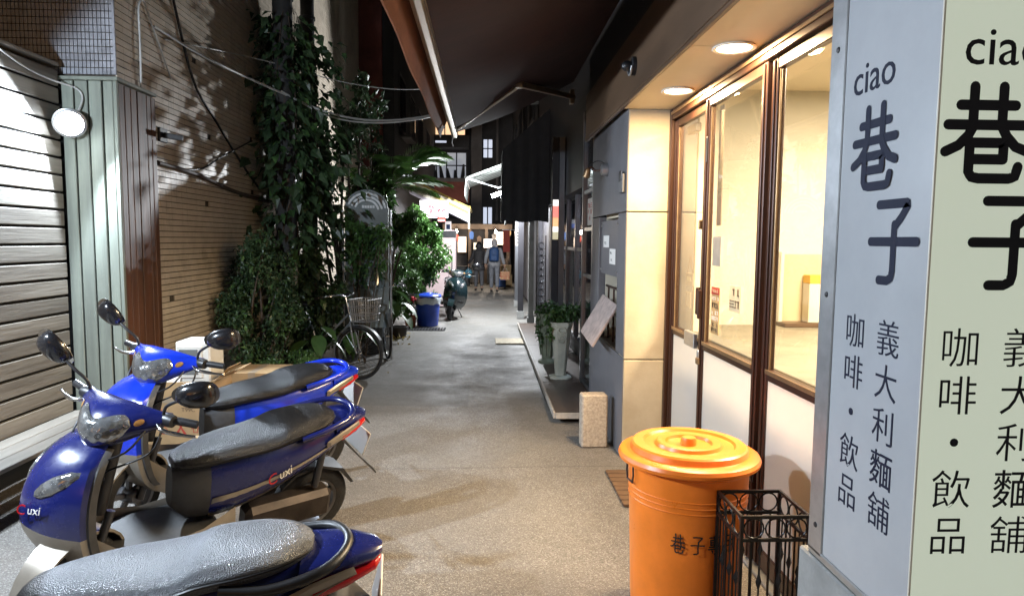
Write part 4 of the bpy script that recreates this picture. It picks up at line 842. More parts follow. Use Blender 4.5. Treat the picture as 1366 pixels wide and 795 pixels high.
cable('cable', 'second strand beside the pale sagging cable', [(-2.45, 8.42, 3.46), (-2.0, 8.92, 3.26), (-1.5, 9.32, 3.25), (-.9, 9.82, 3.40), (-.2, 10.42, 3.69), (.9, 11.55, 3.98)], .010, 'cable_white')
cable('cable', 'thin grey wire stretched high between the poles and the awning', [(WX+.02, 6.2, 3.42), (-2.6, 8.4, 3.80), (-1.8, 9.2, 3.74), (-.9, 10, 3.85), (.6, 11, 4.3)], .006, 'cable_white')
cable('cable', 'black cable running down the tiled wall in a slant', [(WX+.02, 6.35, 3.9), (WX+.025, 6.75, 3.2), (WX+.02, 7.3, 2.9), (WX+.025, 8.0, 2.55), (WX+.03, 8.6, 2.3)], .012, 'cable_black')
cable('cable', 'black cable rising from the conduit towards the vines', [(WX+.03, 6.4, 2.31), (WX+.03, 6.9, 2.38), (WX+.03, 7.4, 2.55), (WX+.05, 8.3, 2.85)], .009, 'cable_black')
cable('cable', 'white looped cable dangling above the wooden shed corner', [(WX+.02, 5.75, 2.90), (WX+.03, 5.74, 3.25), (WX+.02, 5.76, 3.55), (WX+.02, 5.85, 3.62), (WX+.02, 5.95, 3.5), (WX+.02, 6.3, 3.1)], .008, 'cable_white')
br = thing('wall_bracket', 'dark blunt bracket stub on the tiled wall beside the shed', 'bracket', (WX+.1, 6.1, 2.58)); MB().box(WX+.006, WX+.03, 6.03, 6.17, 2.52, 2.64, .004).build('plate', 'cable_black', br); MB().bar((WX+.03, 6.1, 2.58), (WX+.17, 6.15, 2.56), .05, .045).build('stub', 'cable_black', br, bev=.004)
# ------------------------------------------------------------------ timber shed
mat('wood_grey', (0.29, 0.265, 0.225), .65, col2=(.17, .15, .125), vscale=3.2, stretch=(1, .18, 2.5), bump=.25, bscale=18, dirt=.35, grime=(.10, .085, .07), orand=.28)
mat('wood_green', (0.25, 0.275, 0.225), .62, col2=(.17, .185, .155), vscale=4, stretch=(2.5, 1, .16), bump=.2, bscale=18, dirt=.35, grime=(.10, .10, .085), orand=.15)
mat('wood_brown', (0.16, 0.065, 0.032), .5, col2=(.055, .025, .013), vscale=4, stretch=(1, 2.5, .14), bump=.25, bscale=20, dirt=.3, grime=(.16, .10, .055), orand=.25)
mat('void_black', (.004, .004, .004), .9)
sd = thing('timber_shed', 'timber shed front of grey slats, green planks and brown side boards', 'shed', (-3.2, 4, 0))
box('backing', -4.2, -3.232, -1.0, 5.34, 0, 2.86, 'void_black', sd, 0)
for k in range(20):
    z0 = .34+k*.1305; o_ = MB().box(-3.228, -3.2+random.uniform(-.003, .003), -1.0, 5.325, z0, z0+.112, .005).build('slat', 'wood_grey', sd); 
box('backing', -3.23, -2.80, 5.372, 5.41, 0, 2.86, 'void_black', sd, 0)
for x0, x1 in ((-3.195, -3.112), (-3.100, -3.006), (-2.994, -2.900), (-2.887, -2.815)): box('plank', x0, x1, 5.345+random.uniform(-.003, .003), 5.371, .02, 2.87, 'wood_green', sd, .005)
box('corner_post', -2.812, -2.785, 5.343, 5.375, .02, 2.87, 'wood_green', sd, .003)
for y0, y1 in ((5.378, 5.455), (5.462, 5.545), (5.551, 5.64), (5.647, 5.79), (5.797, 5.865), (5.872, 5.945)): box('side_board', -2.808, -2.785+random.uniform(-.004, .003), y0, y1, .02, 2.86, 'wood_brown', sd, .004)
box('cap_board', -4.2, -2.77, 5.33, 5.95, 2.872, 2.90, 'wood_green', sd, .004); box('cap_board', -4.2, -3.19, -1.0, 5.328, 2.966, 2.99, 'wood_grey', sd, .004)
bnch = thing('timber_bench', 'low grey plank bench along the slatted shed wall', 'bench', (-3, 4, 0))
for k in range(3): box('seat_plank', -3.19+k*.135, -3.19+k*.135+.125, 1.6, 5.32, .315, .345, 'wood_grey', bnch, .004)
for y in (2.0, 3.6, 5.1): box('leg', -3.15, -2.83, y-.04, y+.04, 0, .314, 'wood_grey', bnch, .004)
# flood lamp
emitmat('flood_white', (.82, .91, 1.0), 60)
def flood(label, pos, aim, energy, back):
    fl = thing('flood_lamp', label, 'lamp', pos, group='flood lamps on the shed'); LP = Vector(pos); LD = Vector(aim).normalized()
    LM = LD.to_track_quat('-Z', 'Y').to_matrix().to_4x4(); LM.translation = LP
    m_ = MB(); m_.M = LM; m_.lathe([(.104, -.006), (.112, -.002), (.110, .02), (.085, .055), (.05, .07), (0, .07)], 28); m_.build('housing', 'aluminium', fl, smooth=35)
    m_ = MB(); m_.M = LM; m_.lathe([(0, -.024), (.04, -.021), (.075, -.013), (.102, -.001)], 28, cap=False); m_.build('lens', 'flood_white', fl, smooth=60)
    for k in range(6): m_ = MB(); m_.M = LM; m_.box(-.06+k*.022, -.056+k*.022, -.05, .05, .066, .085); m_.build('cooling_fin', 'black_plastic', fl)
    MB().tube([LP-LD*.05, (LP+Vector(back))/2-LD*.03, Vector(back)], .010, 6).build('bracket', 'steel_dark', fl, smooth=50)
    sp = bpy.data.lights.new('flood_beam', 'SPOT'); sp.energy = energy; sp.color = (.74, .86, 1.0); sp.spot_size = R(152); sp.spot_blend = .10; sp.shadow_soft_size = .05
    so = bpy.data.objects.new('flood_beam', sp); C.objects.link(so); so.matrix_world = LM; so.location = LP+LD*.035; so.parent = fl; so.matrix_parent_inverse = Matrix.Translation(-WORLD_MODE[fl.name])
flood('glaring white flood lamp fixed at the corner of the timber shed', (-3.07, 5.22, 2.53), (.42, -.76, -.44), 620, (-3.10, 5.345, 2.56))
flood('second flood lamp nearer the alley entrance on the slatted shed wall', (-2.95, 1.95, 2.55), (.62, .45, -.62), 780, (-3.2, 1.95, 2.6))
cable('cable', 'pale cable drooping along the shed wall towards the flood lamp', [(-3.17, 4.6, 2.93), (-3.17, 4.9, 2.86), (-3.15, 5.15, 2.83), (-3.06, 5.31, 2.80), (-3.03, 5.325, 2.72), (-3.08, 5.30, 2.58)], .007, 'cable_white')
# ------------------------------------------------------------------ cartons between the scooters and the wall
cbx = thing('cardboard_box', 'open brown cardboard box with printed marks behind the bright blue scooter', 'box', (-2.3, 5.5, 0))
BX0, BX1, BY0, BY1, BZ = -2.56, -2.08, 5.16, 5.60, .60
box('front_side', BX0, BX1, BY0, BY0+.006, .0, BZ, 'cardboard', cbx, .001); box('rear_side', BX0, BX1, BY1-.006, BY1, 0, BZ, 'cardboard', cbx, .001)
box('left_side', BX0, BX0+.006, BY0+.007, BY1-.007, 0, BZ, 'cardboard', cbx, .001); box('right_side', BX1-.006, BX1, BY0+.007, BY1-.007, 0, BZ, 'cardboard', cbx, .001); box('bottom', BX0+.007, BX1-.007, BY0+.007, BY1-.007, .0, .008, 'cardboard', cbx, 0)
MB().add([(BX1, BY0+.01, BZ), (BX1, BY1-.01, BZ), (BX1+.17, BY1-.02, BZ+.07), (BX1+.17, BY0+.03, BZ+.06)], [(0, 1, 2, 3)]).build('flap', 'cardboard', cbx).modifiers.new('thickness', 'SOLIDIFY').thickness = .005
MB().add([(BX1, BY0+.02, BZ), (BX1+.02, BY0+.01, BZ), (BX1+.13, BY0+.01, BZ+.11), (BX1+.16, BY0+.2, BZ+.12), (BX1+.02, BY0+.2, BZ+.02)], [(0, 1, 2, 3, 4)]).build('flap', 'cardboard', cbx).modifiers.new('thickness', 'SOLIDIFY').thickness = .005
text_obj('lettering', 'T99C', .045, 'fascia_brown', cbx, frame_mat((BX0+.31, BY0-.001, .385), (1, 0, 0), (0, 0, 1)))
mb = MB()
for cx_, cz_ in ((-2.46, .36), (-2.44, .23), (-2.20, .24)):
    for a, b in (((-.03, 0), (0, .035)), ((0, .035), (.03, 0)), ((.03, 0), (.015, 0)), ((.015, 0), (.015, -.03)), ((.015, -.03), (-.015, -.03)), ((-.015, -.03), (-.015, 0)), ((-.015, 0), (-.03, 0))):
        mb.ribbon([(cx_+a[0], cz_+a[1]), (cx_+b[0], cz_+b[1])], .005, lambda u, v: (u, BY0-.0012, v))
mb.build('printed_marks', 'notice_red', cbx)
mb = MB(); mb.ribbon([(-2.34, .20), (-2.31, .25), (-2.28, .20)], .02, lambda u, v: (u, BY0-.0012, v)); mb.ribbon([(-2.31, .262), (-2.309, .264)], .022, lambda u, v: (u, BY0-.0012, v)); mb.build('printed_logo', 'notice_red', cbx)
box('tape', BX0+.02, BX1-.02, BY0-.0022, BY0-.0014, .44, .475, 'plaque_grey', cbx, 0)
apl = thing('white_appliance', 'white appliance with grey glass window standing in the open box', 'appliance', (-2.2, 5.4, .1)); mat('white_enamel', (.7, .68, .62), .35, var=.05, vscale=4)
box('casing', -2.36, -2.10, 5.22, 5.50, .12, .90, 'white_enamel', apl, .012); MB().box(-2.345, -2.155, 5.205, 5.2195, .62, .87, .006).build('door', 'white_enamel', apl); mat('oven_glass', (.16, .17, .17), .12); MB().box(-2.325, -2.185, 5.198, 5.2045, .65, .845, .002).build('window', 'oven_glass', apl)
lbp = MB().add([(-2.48, 5.20, .56), (-2.33, 5.19, .56), (-2.31, 5.21, .665), (-2.47, 5.22, .67)], [(0, 1, 2, 3)]).build('paper_leaflet', 'white_paper'); lbp.modifiers.new('thickness', 'SOLIDIFY').thickness = .002; tag(lbp, 'folded white and blue leaflet tucked into the open box', 'paper')
box('carton_corner', 0, 0, 0, 0, 0, 0, 'cardboard') if False else None
c2 = thing('cardboard_box', 'second lower brown carton behind the open box', 'box', (-1.95, 5.9, 0)); box('carton_body', -2.2, -1.72, 5.72, 6.12, 0, .56, 'cardboard', c2, .004); box('tape', -1.99, -1.93, 5.718, 6.122, .40, .5615, 'plaque_grey', c2, 0)
# ------------------------------------------------------------------ poles
mat('pole_backlit', (.035, .034, .032), .8, var=.4, vscale=6, bump=.2, bscale=30)  # backlight shade put into an even near-black
for (x, y, r_, lb) in ((-2.47, 8.6, .125, 'thick utility pole in painted backlight shade, wrapped in vines beside the tiled wall'), (-2.36, 9.35, .095, 'thinner pole in painted backlight shade standing behind the thick vine pole')):
    p_ = thing('utility_pole', lb, 'pole', (x, y, 0)); MB().tube([(x, y, 0), (x, y, 4), (x, y, 8.5)], [r_, r_*.95, r_*.85], 20).build('shaft', 'pole_backlit', p_, smooth=50)
    for z in (2.4, 3.6, 4.6): MB().lathe([(r_+.004, z-.02), (r_+.008, z-.018), (r_+.008, z+.018), (r_+.004, z+.02)], 20, (x, y, 0), cap=False).build('steel_band', 'steel_dark', p_, smooth=40)
pd = thing('meter_box', 'small pale louvred box on the tiled wall low between the plants', 'box', (-2.4, 8.45, 1.2)); box('case', -2.42, -2.30, 8.36, 8.46, 1.12, 1.40, 'concrete_grey', pd, .006)
for k in range(5): box('louvre', -2.41, -2.31, 8.352, 8.359, 1.15+k*.045, 1.17+k*.045, 'steel_dark', pd, 0)
# dark building beyond on the left
lb_ = thing('side_building', 'dark building on the left behind the palm and the yellow awning', 'building', (-3, 22, 0)); box('wall', -6, -2.05, 15.7, 29, 0, 14, 'far_dark', lb_); box('ledge', -2.3, -1.95, 15.75, 29, 3.3, 3.45, 'far_concrete', lb_)
box('reddish_wall', -2.85, -2.3, 15.62, 15.69, 0, 14, 'far_red', lb_)
for y0 in (16.6, 19.0, 21.4):
    w_ = box('window', -2.09, -2.03, y0, y0+1.3, 4.3, 5.7, 'far_concrete', lb_)
    for q_ in (0, 1): MB().box(-2.028, -2.022, y0+.08+q_*.6, y0+.6+q_*.6, 4.4, 5.6).build('pane', 'dark_glass', w_)
    for q_ in range(8): MB().bar((-1.80, y0+.1+q_*.16, 4.2), (-1.80, y0+.1+q_*.16, 5.1), .015).build('grille_bar', 'far_concrete', w_)
    MB().bar((-1.80, y0+.05, 5.1), (-1.80, y0+1.3, 5.1), .02).build('grille_rail', 'far_concrete', w_); MB().box(-2.02, -1.78, y0+.05, y0+1.3, 4.15, 4.2).build('grille_base', 'far_concrete', w_)
# ------------------------------------------------------------------ scooters
mat('paint_blue', (0.008, 0.035, 0.52), .22, var=.06, vscale=9, coat=.6, rvar=.06, dirt=.25, grime=(.02, .03, .20)); mat('paint_navy_shade', (0.007, 0.012, 0.10), .25, var=.1, vscale=9, coat=.5, rvar=.08, dirt=.35, grime=(.05, .05, .09))  # darker paint is the same blue with weaker light put into its colour
mat('paint_teal', (0.006, 0.015, 0.018), .25, var=.1, vscale=9, coat=.6); mat('paint_silver', (0.29, 0.255, 0.21), .34, .4, var=.12, vscale=8, dirt=.45, grime=(.20, .15, .10))
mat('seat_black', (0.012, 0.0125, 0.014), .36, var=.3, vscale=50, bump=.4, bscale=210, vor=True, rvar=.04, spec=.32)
mat('seat_sheen', (0.05, 0.056, 0.068), .40, var=.25, vscale=60, bump=.45, bscale=260, vor=True, rvar=.06, spec=1.0)  # paler bluish base puts the lamp's sheen into the seat colour
mat('tyre', (0.016, 0.015, 0.015), .8, var=.3, vscale=20, bump=.4, bscale=60); mat('rim_grey', (.16, .16, .17), .4, .7, var=.2, vscale=10)
mat('lens_clear', (.34, .35, .36), .08, .75, var=.5, vscale=16, bump=.45, bscale=34, vor=True, spec=.9, coat=.8); mat('lens_amber', (.40, .20, .06), .2, var=.4, vscale=30, coat=.5); mat('lens_red', (.45, .010, .012), .2, coat=.6)
mat('chrome', (.6, .6, .6), .16, 1.0, var=.15, vscale=10); mat('mirror_shell', (.010, .010, .012), .2, coat=.5); mat('muffler', (.05, .04, .035), .5, .6, var=.4, vscale=10)
mat('plastic_grey', (.05, .05, .052), .5, var=.35, vscale=6, dirt=.5, grime=(.12, .10, .08))
glassmat('mirror_tint', (.2, .2, .2), 1, .0, 3.0)
def sel(x, hw, zb, zt, n=20, p=2.5, y0=0.0):
    out = []
    for k in range(n):
        a = 2*math.pi*k/n; c, s_ = math.cos(a), math.sin(a)
        out.append((x, y0+hw*math.copysign(abs(c)**(2/p), c), (zb+zt)/2+(zt-zb)/2*math.copysign(abs(s_)**(2/p), s_)))
    return out
def interp(tab, n):
    """resample a table of rows (first column runs) with smooth interpolation"""
    T = np.array(tab, float); N = len(T); out = []
    for i in range(N-1):
        p0, p1, p2, p3 = T[max(i-1, 0)], T[i], T[i+1], T[min(i+2, N-1)]
        for k in range(n):
            t = k/n; out.append(.5*((2*p1)+(p2-p0)*t+(2*p0-5*p1+4*p2-p3)*t*t+(3*p1-p0-3*p2+p3)*t**3))
    out.append(T[-1]); return out
def scooter(label, loc, yaw, lean, steer, paint, group, seatm='seat_black', trim='paint_silver', logo=True, scale=1.0):
    sc = thing('scooter', label, 'scooter', loc, (0, 0, 0), group, world=False)
    # lean on the side stand, then turn
    sc.rotation_euler = (Matrix.Rotation(yaw, 3, 'Z') @ Matrix.Rotation(-lean, 3, 'X')).to_euler(); sc.scale = (scale,)*3
    ST = Matrix.Translation((.42, 0, 0)) @ Matrix.Rotation(steer, 4, 'Z') @ Matrix.Translation((-.42, 0, 0))
    def wheel(x, M, rad=.232):
        w = MB(); w.M = M; w.lathe([(rad-.075, -.038), (rad-.03, -.046), (rad-.008, -.032), (rad, -.012), (rad, .012), (rad-.008, .032), (rad-.03, .046), (rad-.075, .038)], 36, (x, 0, rad), axis='y', cap=False)
        w.lathe([(rad-.075, .038), (rad-.075, -.038)], 36, (x, 0, rad), axis='y', cap=False); ty = w.build('tyre', 'tyre', None, smooth=50)
        r_ = MB(); r_.M = M; r_.lathe([(rad-.076, -.037), (rad-.09, -.03), (rad-.09, .03), (rad-.076, .037)], 36, (x, 0, rad), axis='y', cap=False)
        r_.lathe([(0, -.055), (.035, -.055), (.045, -.03), (.045, .03), (.035, .055), (0, .055)], 16, (x, 0, rad), axis='y')
        for k in range(5):
            a = 2*math.pi*k/5+.3; r_.bar((x+.04*math.cos(a), 0, rad+.04*math.sin(a)), (x+(rad-.085)*math.cos(a), 0, rad+(rad-.085)*math.sin(a)), .03, .022, up=(0, 1, 0))
        rim = r_.build('wheel', 'rim_grey', sc, smooth=40); ty.parent = rim; return rim
    wheel(.635, ST); wheel(-.615, None)
    # under-seat body, painted side panels
    tab = interp([(.17, .05, .44, .66), (.08, .10, .36, .69), (-.08, .135, .36, .725), (-.28, .155, .42, .75), (-.48, .152, .51, .77), (-.64, .128, .595, .785), (-.77, .085, .665, .79), (-.86, .03, .715, .775)], 4)
    MB().loft([sel(*r_, p=2.8) for r_ in tab if r_[0] > -.02]).build('front_body', 'plastic_grey', sc, smooth=40)
    MB().loft([sel(*r_, p=2.8) for r_ in tab if r_[0] < .02]).build('side_panel', paint, sc, smooth=40)
    def hw(x):
        xs_ = [r_[0] for r_ in tab][::-1]; return tuple(np.interp(x, xs_, [r_[c] for r_ in tab][::-1]) for c in (1, 2, 3))
    for s_ in (-1, 1):
        top = []; bot = []
        for k in range(15):
            x = -.0-.80*k/14; h, zb, zt = hw(x); z1 = zb+(zt-zb)*.42; z0 = zb+(zt-zb)*(.06+.0*k)
            f = lambda z: ((1-abs((z-(zb+zt)/2)/((zt-zb)/2))**2.8)**(1/2.8))*h+.006
            top.append((x, s_*f(z1), z1)); bot.append((x, s_*f(z0), z0))
        m_ = MB(); m_.add(top+bot, [(i, i+1, 15+i+1, 15+i) for i in range(14)]); o_ = m_.build('trim_panel', trim, sc, smooth=60); md = o_.modifiers.new('thickness', 'SOLIDIFY'); md.thickness = .006; md.offset = 0
    # seat with raised rear part
    st = interp([(.165, .045, .665, .70), (.13, .085, .655, .722), (.05, .118, .655, .742), (-.08, .142, .675, .762), (-.22, .156, .69, .772), (-.31, .160, .70, .790), (-.38, .158, .71, .820), (-.50, .150, .73, .835), (-.60, .122, .75, .838), (-.66, .08, .77, .828), (-.69, .035, .785, .812)], 4)
    s_o = MB().loft([sel(*r_, n=28, p=2.3) for r_ in st]).build('seat', seatm, sc, smooth=60)
    for s_ in (-1, 1): MB().tube([(r_[0], s_*r_[1]*.985, (r_[2]*.45+r_[3]*.55)) for r_ in st[2:-2]], .005, 5).build('piping', 'black_plastic', s_o, smooth=60)
    # grab rail and tail
    rz_ = -.035 if seatm == 'seat_sheen' else 0
    rail = smoothpath([(-.44, .155, .755), (-.58, .160, .785+rz_), (-.74, .120, .815+rz_), (-.80, .0, .825+rz_), (-.74, -.120, .815+rz_), (-.58, -.160, .785+rz_), (-.44, -.155, .755)], 5)
    MB().tube(rail, .017, 8).build('grab_rail', paint if seatm == 'seat_black' and logo else 'black_plastic', sc, smooth=60)
    MB().loft([sel(-.66, .13, .70, .785, p=3), sel(-.78, .10, .725, .80, p=3), sel(-.88, .055, .745, .79, p=3), sel(-.905, .02, .755, .78, p=3)]).build('tail_cowl', paint, sc, smooth=40)
    MB().loft([sel(-.70, .138, .665, .725, p=3), sel(-.80, .108, .69, .742, p=3), sel(-.885, .058, .715, .748, p=3), sel(-.90, .02, .725, .74, p=3)]).build('tail_lamp', 'lens_red', sc, smooth=40)
    for s_ in (-1, 1):
        m_ = MB(); m_.loft([[(x, s_*(b+.012), z) for x, b, z in ((-.60, .135, .70), (-.70, .125, .745), (-.82, .082, .765), (-.83, .078, .735), (-.70, .124, .69), (-.60, .135, .665))], [(x, s_*(b+.024), z) for x, b, z in ((-.62, .130, .695), (-.70, .118, .735), (-.80, .084, .755), (-.81, .080, .738), (-.70, .118, .70), (-.62, .130, .675))]]); m_.build('rear_indicator', trim, sc, smooth=30)
    fd = MB().add([(-.74, -.09, .66), (-.74, .09, .66), (-.86, .085, .52), (-.98, .08, .40), (-1.01, .075, .36), (-1.01, -.075, .36), (-.98, -.08, .40), (-.86, -.085, .52)], [(0, 1, 2, 7), (7, 2, 3, 6), (6, 3, 4, 5)]).build('rear_fender', 'plastic_grey', sc); fd.modifiers.new('thickness', 'SOLIDIFY').thickness = .008
    lp_ = MB(); lp_.M = Matrix.Translation((-.885, 0, .60)) @ Matrix.Rotation(R(-14), 4, 'Y'); lp_.box(-.004, .004, -.11, .11, -.07, .07, .003); lpo = lp_.build('licence_plate', 'white_paper', sc)
    m_ = MB(); m_.M = Matrix.Translation((-.885, 0, .60)) @ Matrix.Rotation(R(-14), 4, 'Y')
    for k in range(6): m_.box(-.0062, -.0045, -.09+k*.032, -.072+k*.032, -.03, .03)
    m_.build('plate_marks', 'ink', lpo)
    # engine, exhaust, stand
    MB().box(-.68, -.18, .02, .15, .20, .38, .03).build('engine', 'muffler', sc); MB().loft([sel(x, w_, z0, z1, 14, 2.2, -.165) for x, w_, z0, z1 in ((-.30, .03, .23, .29), (-.38, .055, .22, .34), (-.78, .062, .27, .40), (-.82, .04, .29, .38))]).build('muffler', 'muffler', sc, smooth=40)
    MB().box(-.70, -.40, -.232, -.226, .28, .36, .003).build('heat_shield', 'chrome', sc)
    MB().tube([(-.58, .10, .40), (-.60, .105, .62)], .022, 8).build('shock_absorber', 'steel_dark', sc, smooth=50)
    MB().loft([[(-.40, y, .40), (-.48, y, .475), (-.62, y, .50), (-.78, y, .44), (-.86, y, .33), (-.84, y, .33), (-.765, y, .425), (-.62, y, .485), (-.485, y, .46), (-.41, y, .395)] for y in (-.065, .065)]).build('mudguard', 'black_plastic', sc)
    MB().tube([(.02, .12, .25), (.06, .22, .10), (.08, .27 , .012)], .010, 6).build('side_stand', 'steel_dark', sc, smooth=40)
    # floor and skirts
    MB().box(-.06, .48, -.165, .165, .285, .335, .02).build('floorboard', 'plastic_grey', sc)
    for s_ in (-1, 1): MB().loft([[(x, s_*(w_), z0), (x, s_*(w_+.018), (z0+z1)/2), (x, s_*w_, z1), (x, s_*(w_-.03), (z0+z1)/2)] for x, w_, z0, z1 in ((-.12, .13, .26, .42), (.05, .17, .22, .37), (.25, .18, .21, .345), (.42, .175, .22, .38), (.52, .15, .27, .46))]).build('lower_skirt', trim, sc, smooth=60)
    # front apron in three pieces
    ap = interp([(.24, .53, .16, .06), (.34, .665, .225, .12), (.46, .740, .25, .155), (.58, .765, .25, .165), (.70, .750, .236, .155), (.80, .700, .205, .13), (.87, .630, .155, .10), (.92, .535, .085, .06)], 3)
    def asec(z, xf_, w_, sw, off=0.0, th=.03, n=13):
        f = []; b = []
        for k in range(n):
            y = w_*(-1+2*k/(n-1)); x = xf_-sw*abs(y/w_)**2.0+.012*math.exp(-(y/.05)**2); f.append((x+off, y, z)); b.append((x-th+off, y*.97, z))
        return f+b[::-1]
    MB().loft([asec(*r_) for r_ in ap if r_[0] >= .535]).build('apron', paint, sc, smooth=40)
    MB().loft([asec(*r_) for r_ in ap if r_[0] <= .545]).build('lower_cowl', trim, sc, smooth=40)
    MB().loft([asec(*r_, off=-.034, th=.03) for r_ in ap if .30 < r_[0] < .90]).build('inner_shield', 'plastic_grey', sc, smooth=40)
    for s_ in (-1, 1):
        nose = []
        for k in range(10):
            a = 2*math.pi*k/10; nose.append((math.cos(a), math.sin(a)))
        m_ = MB(); secs = []
        for e, d_ in ((1, -.004), (.92, .008), (.6, .014), (.1, .016)):
            secs.append([(lambda z_, y_: (np.interp(z_, [r_[0] for r_ in ap], [r_[1] for r_ in ap])-np.interp(z_, [r_[0] for r_ in ap], [r_[3] for r_ in ap])*(y_/np.interp(z_, [r_[0] for r_ in ap], [r_[2] for r_ in ap]))**2+d_, s_*y_, z_))(.765+.05*e*q_+.045*e*c, .125+.055*e*c) for c, q_ in nose])
        m_.loft(secs); m_.build('apron_indicator', 'lens_clear', sc, smooth=60)
        MB().loft([[(.715-.155*(y/.24)**2+d_+(z-.40)*.7, s_*y, z) for y, z in ((.05, .40), (.15, .375), (.195, .40), (.13, .43))] for d_ in (0.0, .022)]).build('grille_slot', 'black_plastic', sc)
    # steering: fork, front fender, nacelle, bars, mirrors
    def stb(): m_ = MB(); m_.M = ST; return m_
    for y in (-.075, .075): stb().tube([(.50, y, .56), (.635, y, .225)], .020, 8).build('fork_leg', 'steel_dark', sc, smooth=50)
    stb().tube([(.40, 0, .90), (.50, 0, .52)], .035, 10).build('steering_stem', 'black_plastic', sc, smooth=50)
    stb().loft([[(.635+.262*math.cos(a), y*(1-.25*abs(math.cos(a*1.0))), .232+.262*math.sin(a)) for a in [R(20+14*k) for k in range(11)]]+[(.635+.25*math.cos(a), y*(1-.25*abs(math.cos(a))), .232+.25*math.sin(a)) for a in [R(160-14*k) for k in range(11)]] for y in (-.075, -.05, 0, .05, .075)]).build('front_fender', trim, sc, smooth=40)
    nt_ = interp([(-.225, .345, 1.005, .026, .026), (-.18, .375, .998, .046, .042), (-.11, .412, .985, .085, .075), (-.05, .432, .972, .112, .098), (0, .438, .966, .120, .105), (.05, .432, .972, .112, .098), (.11, .412, .985, .085, .075), (.18, .375, .998, .046, .042), (.225, .345, 1.005, .026, .026)], 3)
    def nsec(r_, off=0.0, n=24):
        y, cx_, cz_, rx, rz = r_; out = []
        for k in range(n):
            a = 2*math.pi*k/n; c, s2_ = math.cos(a), math.sin(a)
            q_ = 1.0 - (.25 if s2_ < 0 and c < 0 else 0)*abs(s2_)
            out.append((cx_+(rx+off)*c*(1.0 if c > 0 else .75)+.02*s2_*-1, y, cz_+(rz+off)*s2_*q_))
        return out
    nc = stb().loft([nsec(r_) for r_ in nt_]).build('handlebar_cover', paint, sc, smooth=50)
    ys_ = [r_[0] for r_ in nt_]
    def npt(y, a, off):
        r_ = [np.interp(y, ys_, [q_[c] for q_ in nt_]) for c in range(5)]; r_[0] = y
        c, s2_ = math.cos(a), math.sin(a); return (r_[1]+(r_[3]+off)*c*(1.0 if c > 0 else .75)-.02*s2_, y, r_[2]+(r_[4]+off)*s2_)
    V = []; nu, nv = 17, 9
    for i in range(nu):
        y = -.135+.27*i/(nu-1); u = abs(y)/.135; lo = -58*(1-u**2.2)**.5+8; hi = 8+(24+34*u**1.5)*(1-u**6)
        for j in range(nv):
            t = j/(nv-1); e = 1-abs(2*t-1)**4; V.append(npt(y, R(lo+(hi-lo)*t), .003+.014*e*(1-u**4)))
    F_ = [(i*nv+j, (i+1)*nv+j, (i+1)*nv+j+1, i*nv+j+1) for i in range(nu-1) for j in range(nv-1)]
    hl = stb().add(V, F_).build('headlight', 'lens_clear', nc, smooth=60)
    for s_ in (-1, 1):
        m_ = stb(); V = [npt(s_*(.155+.014*math.cos(a)), R(18+15*math.sin(a)), .003) for a in [2*math.pi*k/12 for k in range(12)]]+[npt(s_*.155, R(18), .007)]
        m_.add(V, [(k, (k+1) % 12, 12) for k in range(12)]); m_.build('indicator', 'lens_amber', nc, smooth=60)
        stb().tube([(.345, s_*.22, 1.005), (.325, s_*.27, 1.004), (.30, s_*.345, 1.0)], [.017, .019, .018], 12).build('grip', 'black_plastic', sc, smooth=50)
        stb().tube(smoothpath([(.385, s_*.20, .995), (.405, s_*.25, .985), (.375, s_*.33, .975), (.352, s_*.375, .972), (.350, s_*.385, .975)], 4), [.010]*8+[.0075]*9, 8).build('brake_lever', 'chrome', sc, smooth=50)
        stb().lathe([(0, -.03), (.028, -.028), (.032, .0), (.028, .028), (0, .03)], 12, (.345, s_*.225, 1.005), axis='y').build('switch_housing', 'black_plastic', sc, smooth=40)
        stb().tube(smoothpath([(.355, s_*.205, 1.03), (.36, s_*.22, 1.075), (.375, s_*.265, 1.115), (.38, s_*.315, 1.15)], 4), .0075, 8).build('mirror_stem', 'black_plastic', sc, smooth=50)
        mm = Matrix.Translation((.382, s_*.385, 1.195)) @ Matrix.Rotation(R(-48) if s_ < 0 else R(10), 4, 'X') @ Matrix.Rotation(R(6), 4, 'Y') @ Matrix.Rotation(R(14) if s_ < 0 else R(26), 4, 'Z')
        m_ = MB(); m_.M = ST @ mm; secs = []
        for d_, e in ((-.012, .96), (-.006, 1.0), (.006, .98), (.022, .86), (.036, .60), (.043, .25), (.045, .02)):
            secs.append([(d_, s_*(.083*e*math.copysign(abs(math.cos(a))**.78, math.cos(a))), .062*e*math.copysign(abs(math.sin(a))**.85, math.sin(a))*(1.0+.22*math.cos(a))) for a in [2*math.pi*k/24 for k in range(24)]])
        m_.loft(secs); mo = m_.build('mirror', 'mirror_shell', sc, smooth=50)
        m_ = MB(); m_.M = ST @ mm; m_.loft([[(d_, s_*.100*math.copysign(abs(math.cos(a))**.78, math.cos(a)), .056*math.copysign(abs(math.sin(a))**.85, math.sin(a))*(1.0+.22*math.cos(a))) for a in [2*math.pi*k/24 for k in range(24)]] for d_ in (-.0145, -.0125)]); m_.build('mirror_glass', 'chrome', mo)
    for (a, b, c_, d_) in (((.39, .17, .99), (.52, .16, .90), (.55, .08, .80), (.52, .03, .72)), ((.39, -.17, .99), (.50, -.15, .88), (.54, -.06, .78), (.52, -.02, .70)), ((.36, .21, .985), (.44, .22, .88), (.47, .12, .78), (.47, .06, .70))):
        MB().tube(smoothpath([tuple(ST @ Vector(a)), tuple(ST @ Vector(b)), c_, d_], 5), .005, 6).build('control_cable', 'black_plastic', sc, smooth=60)
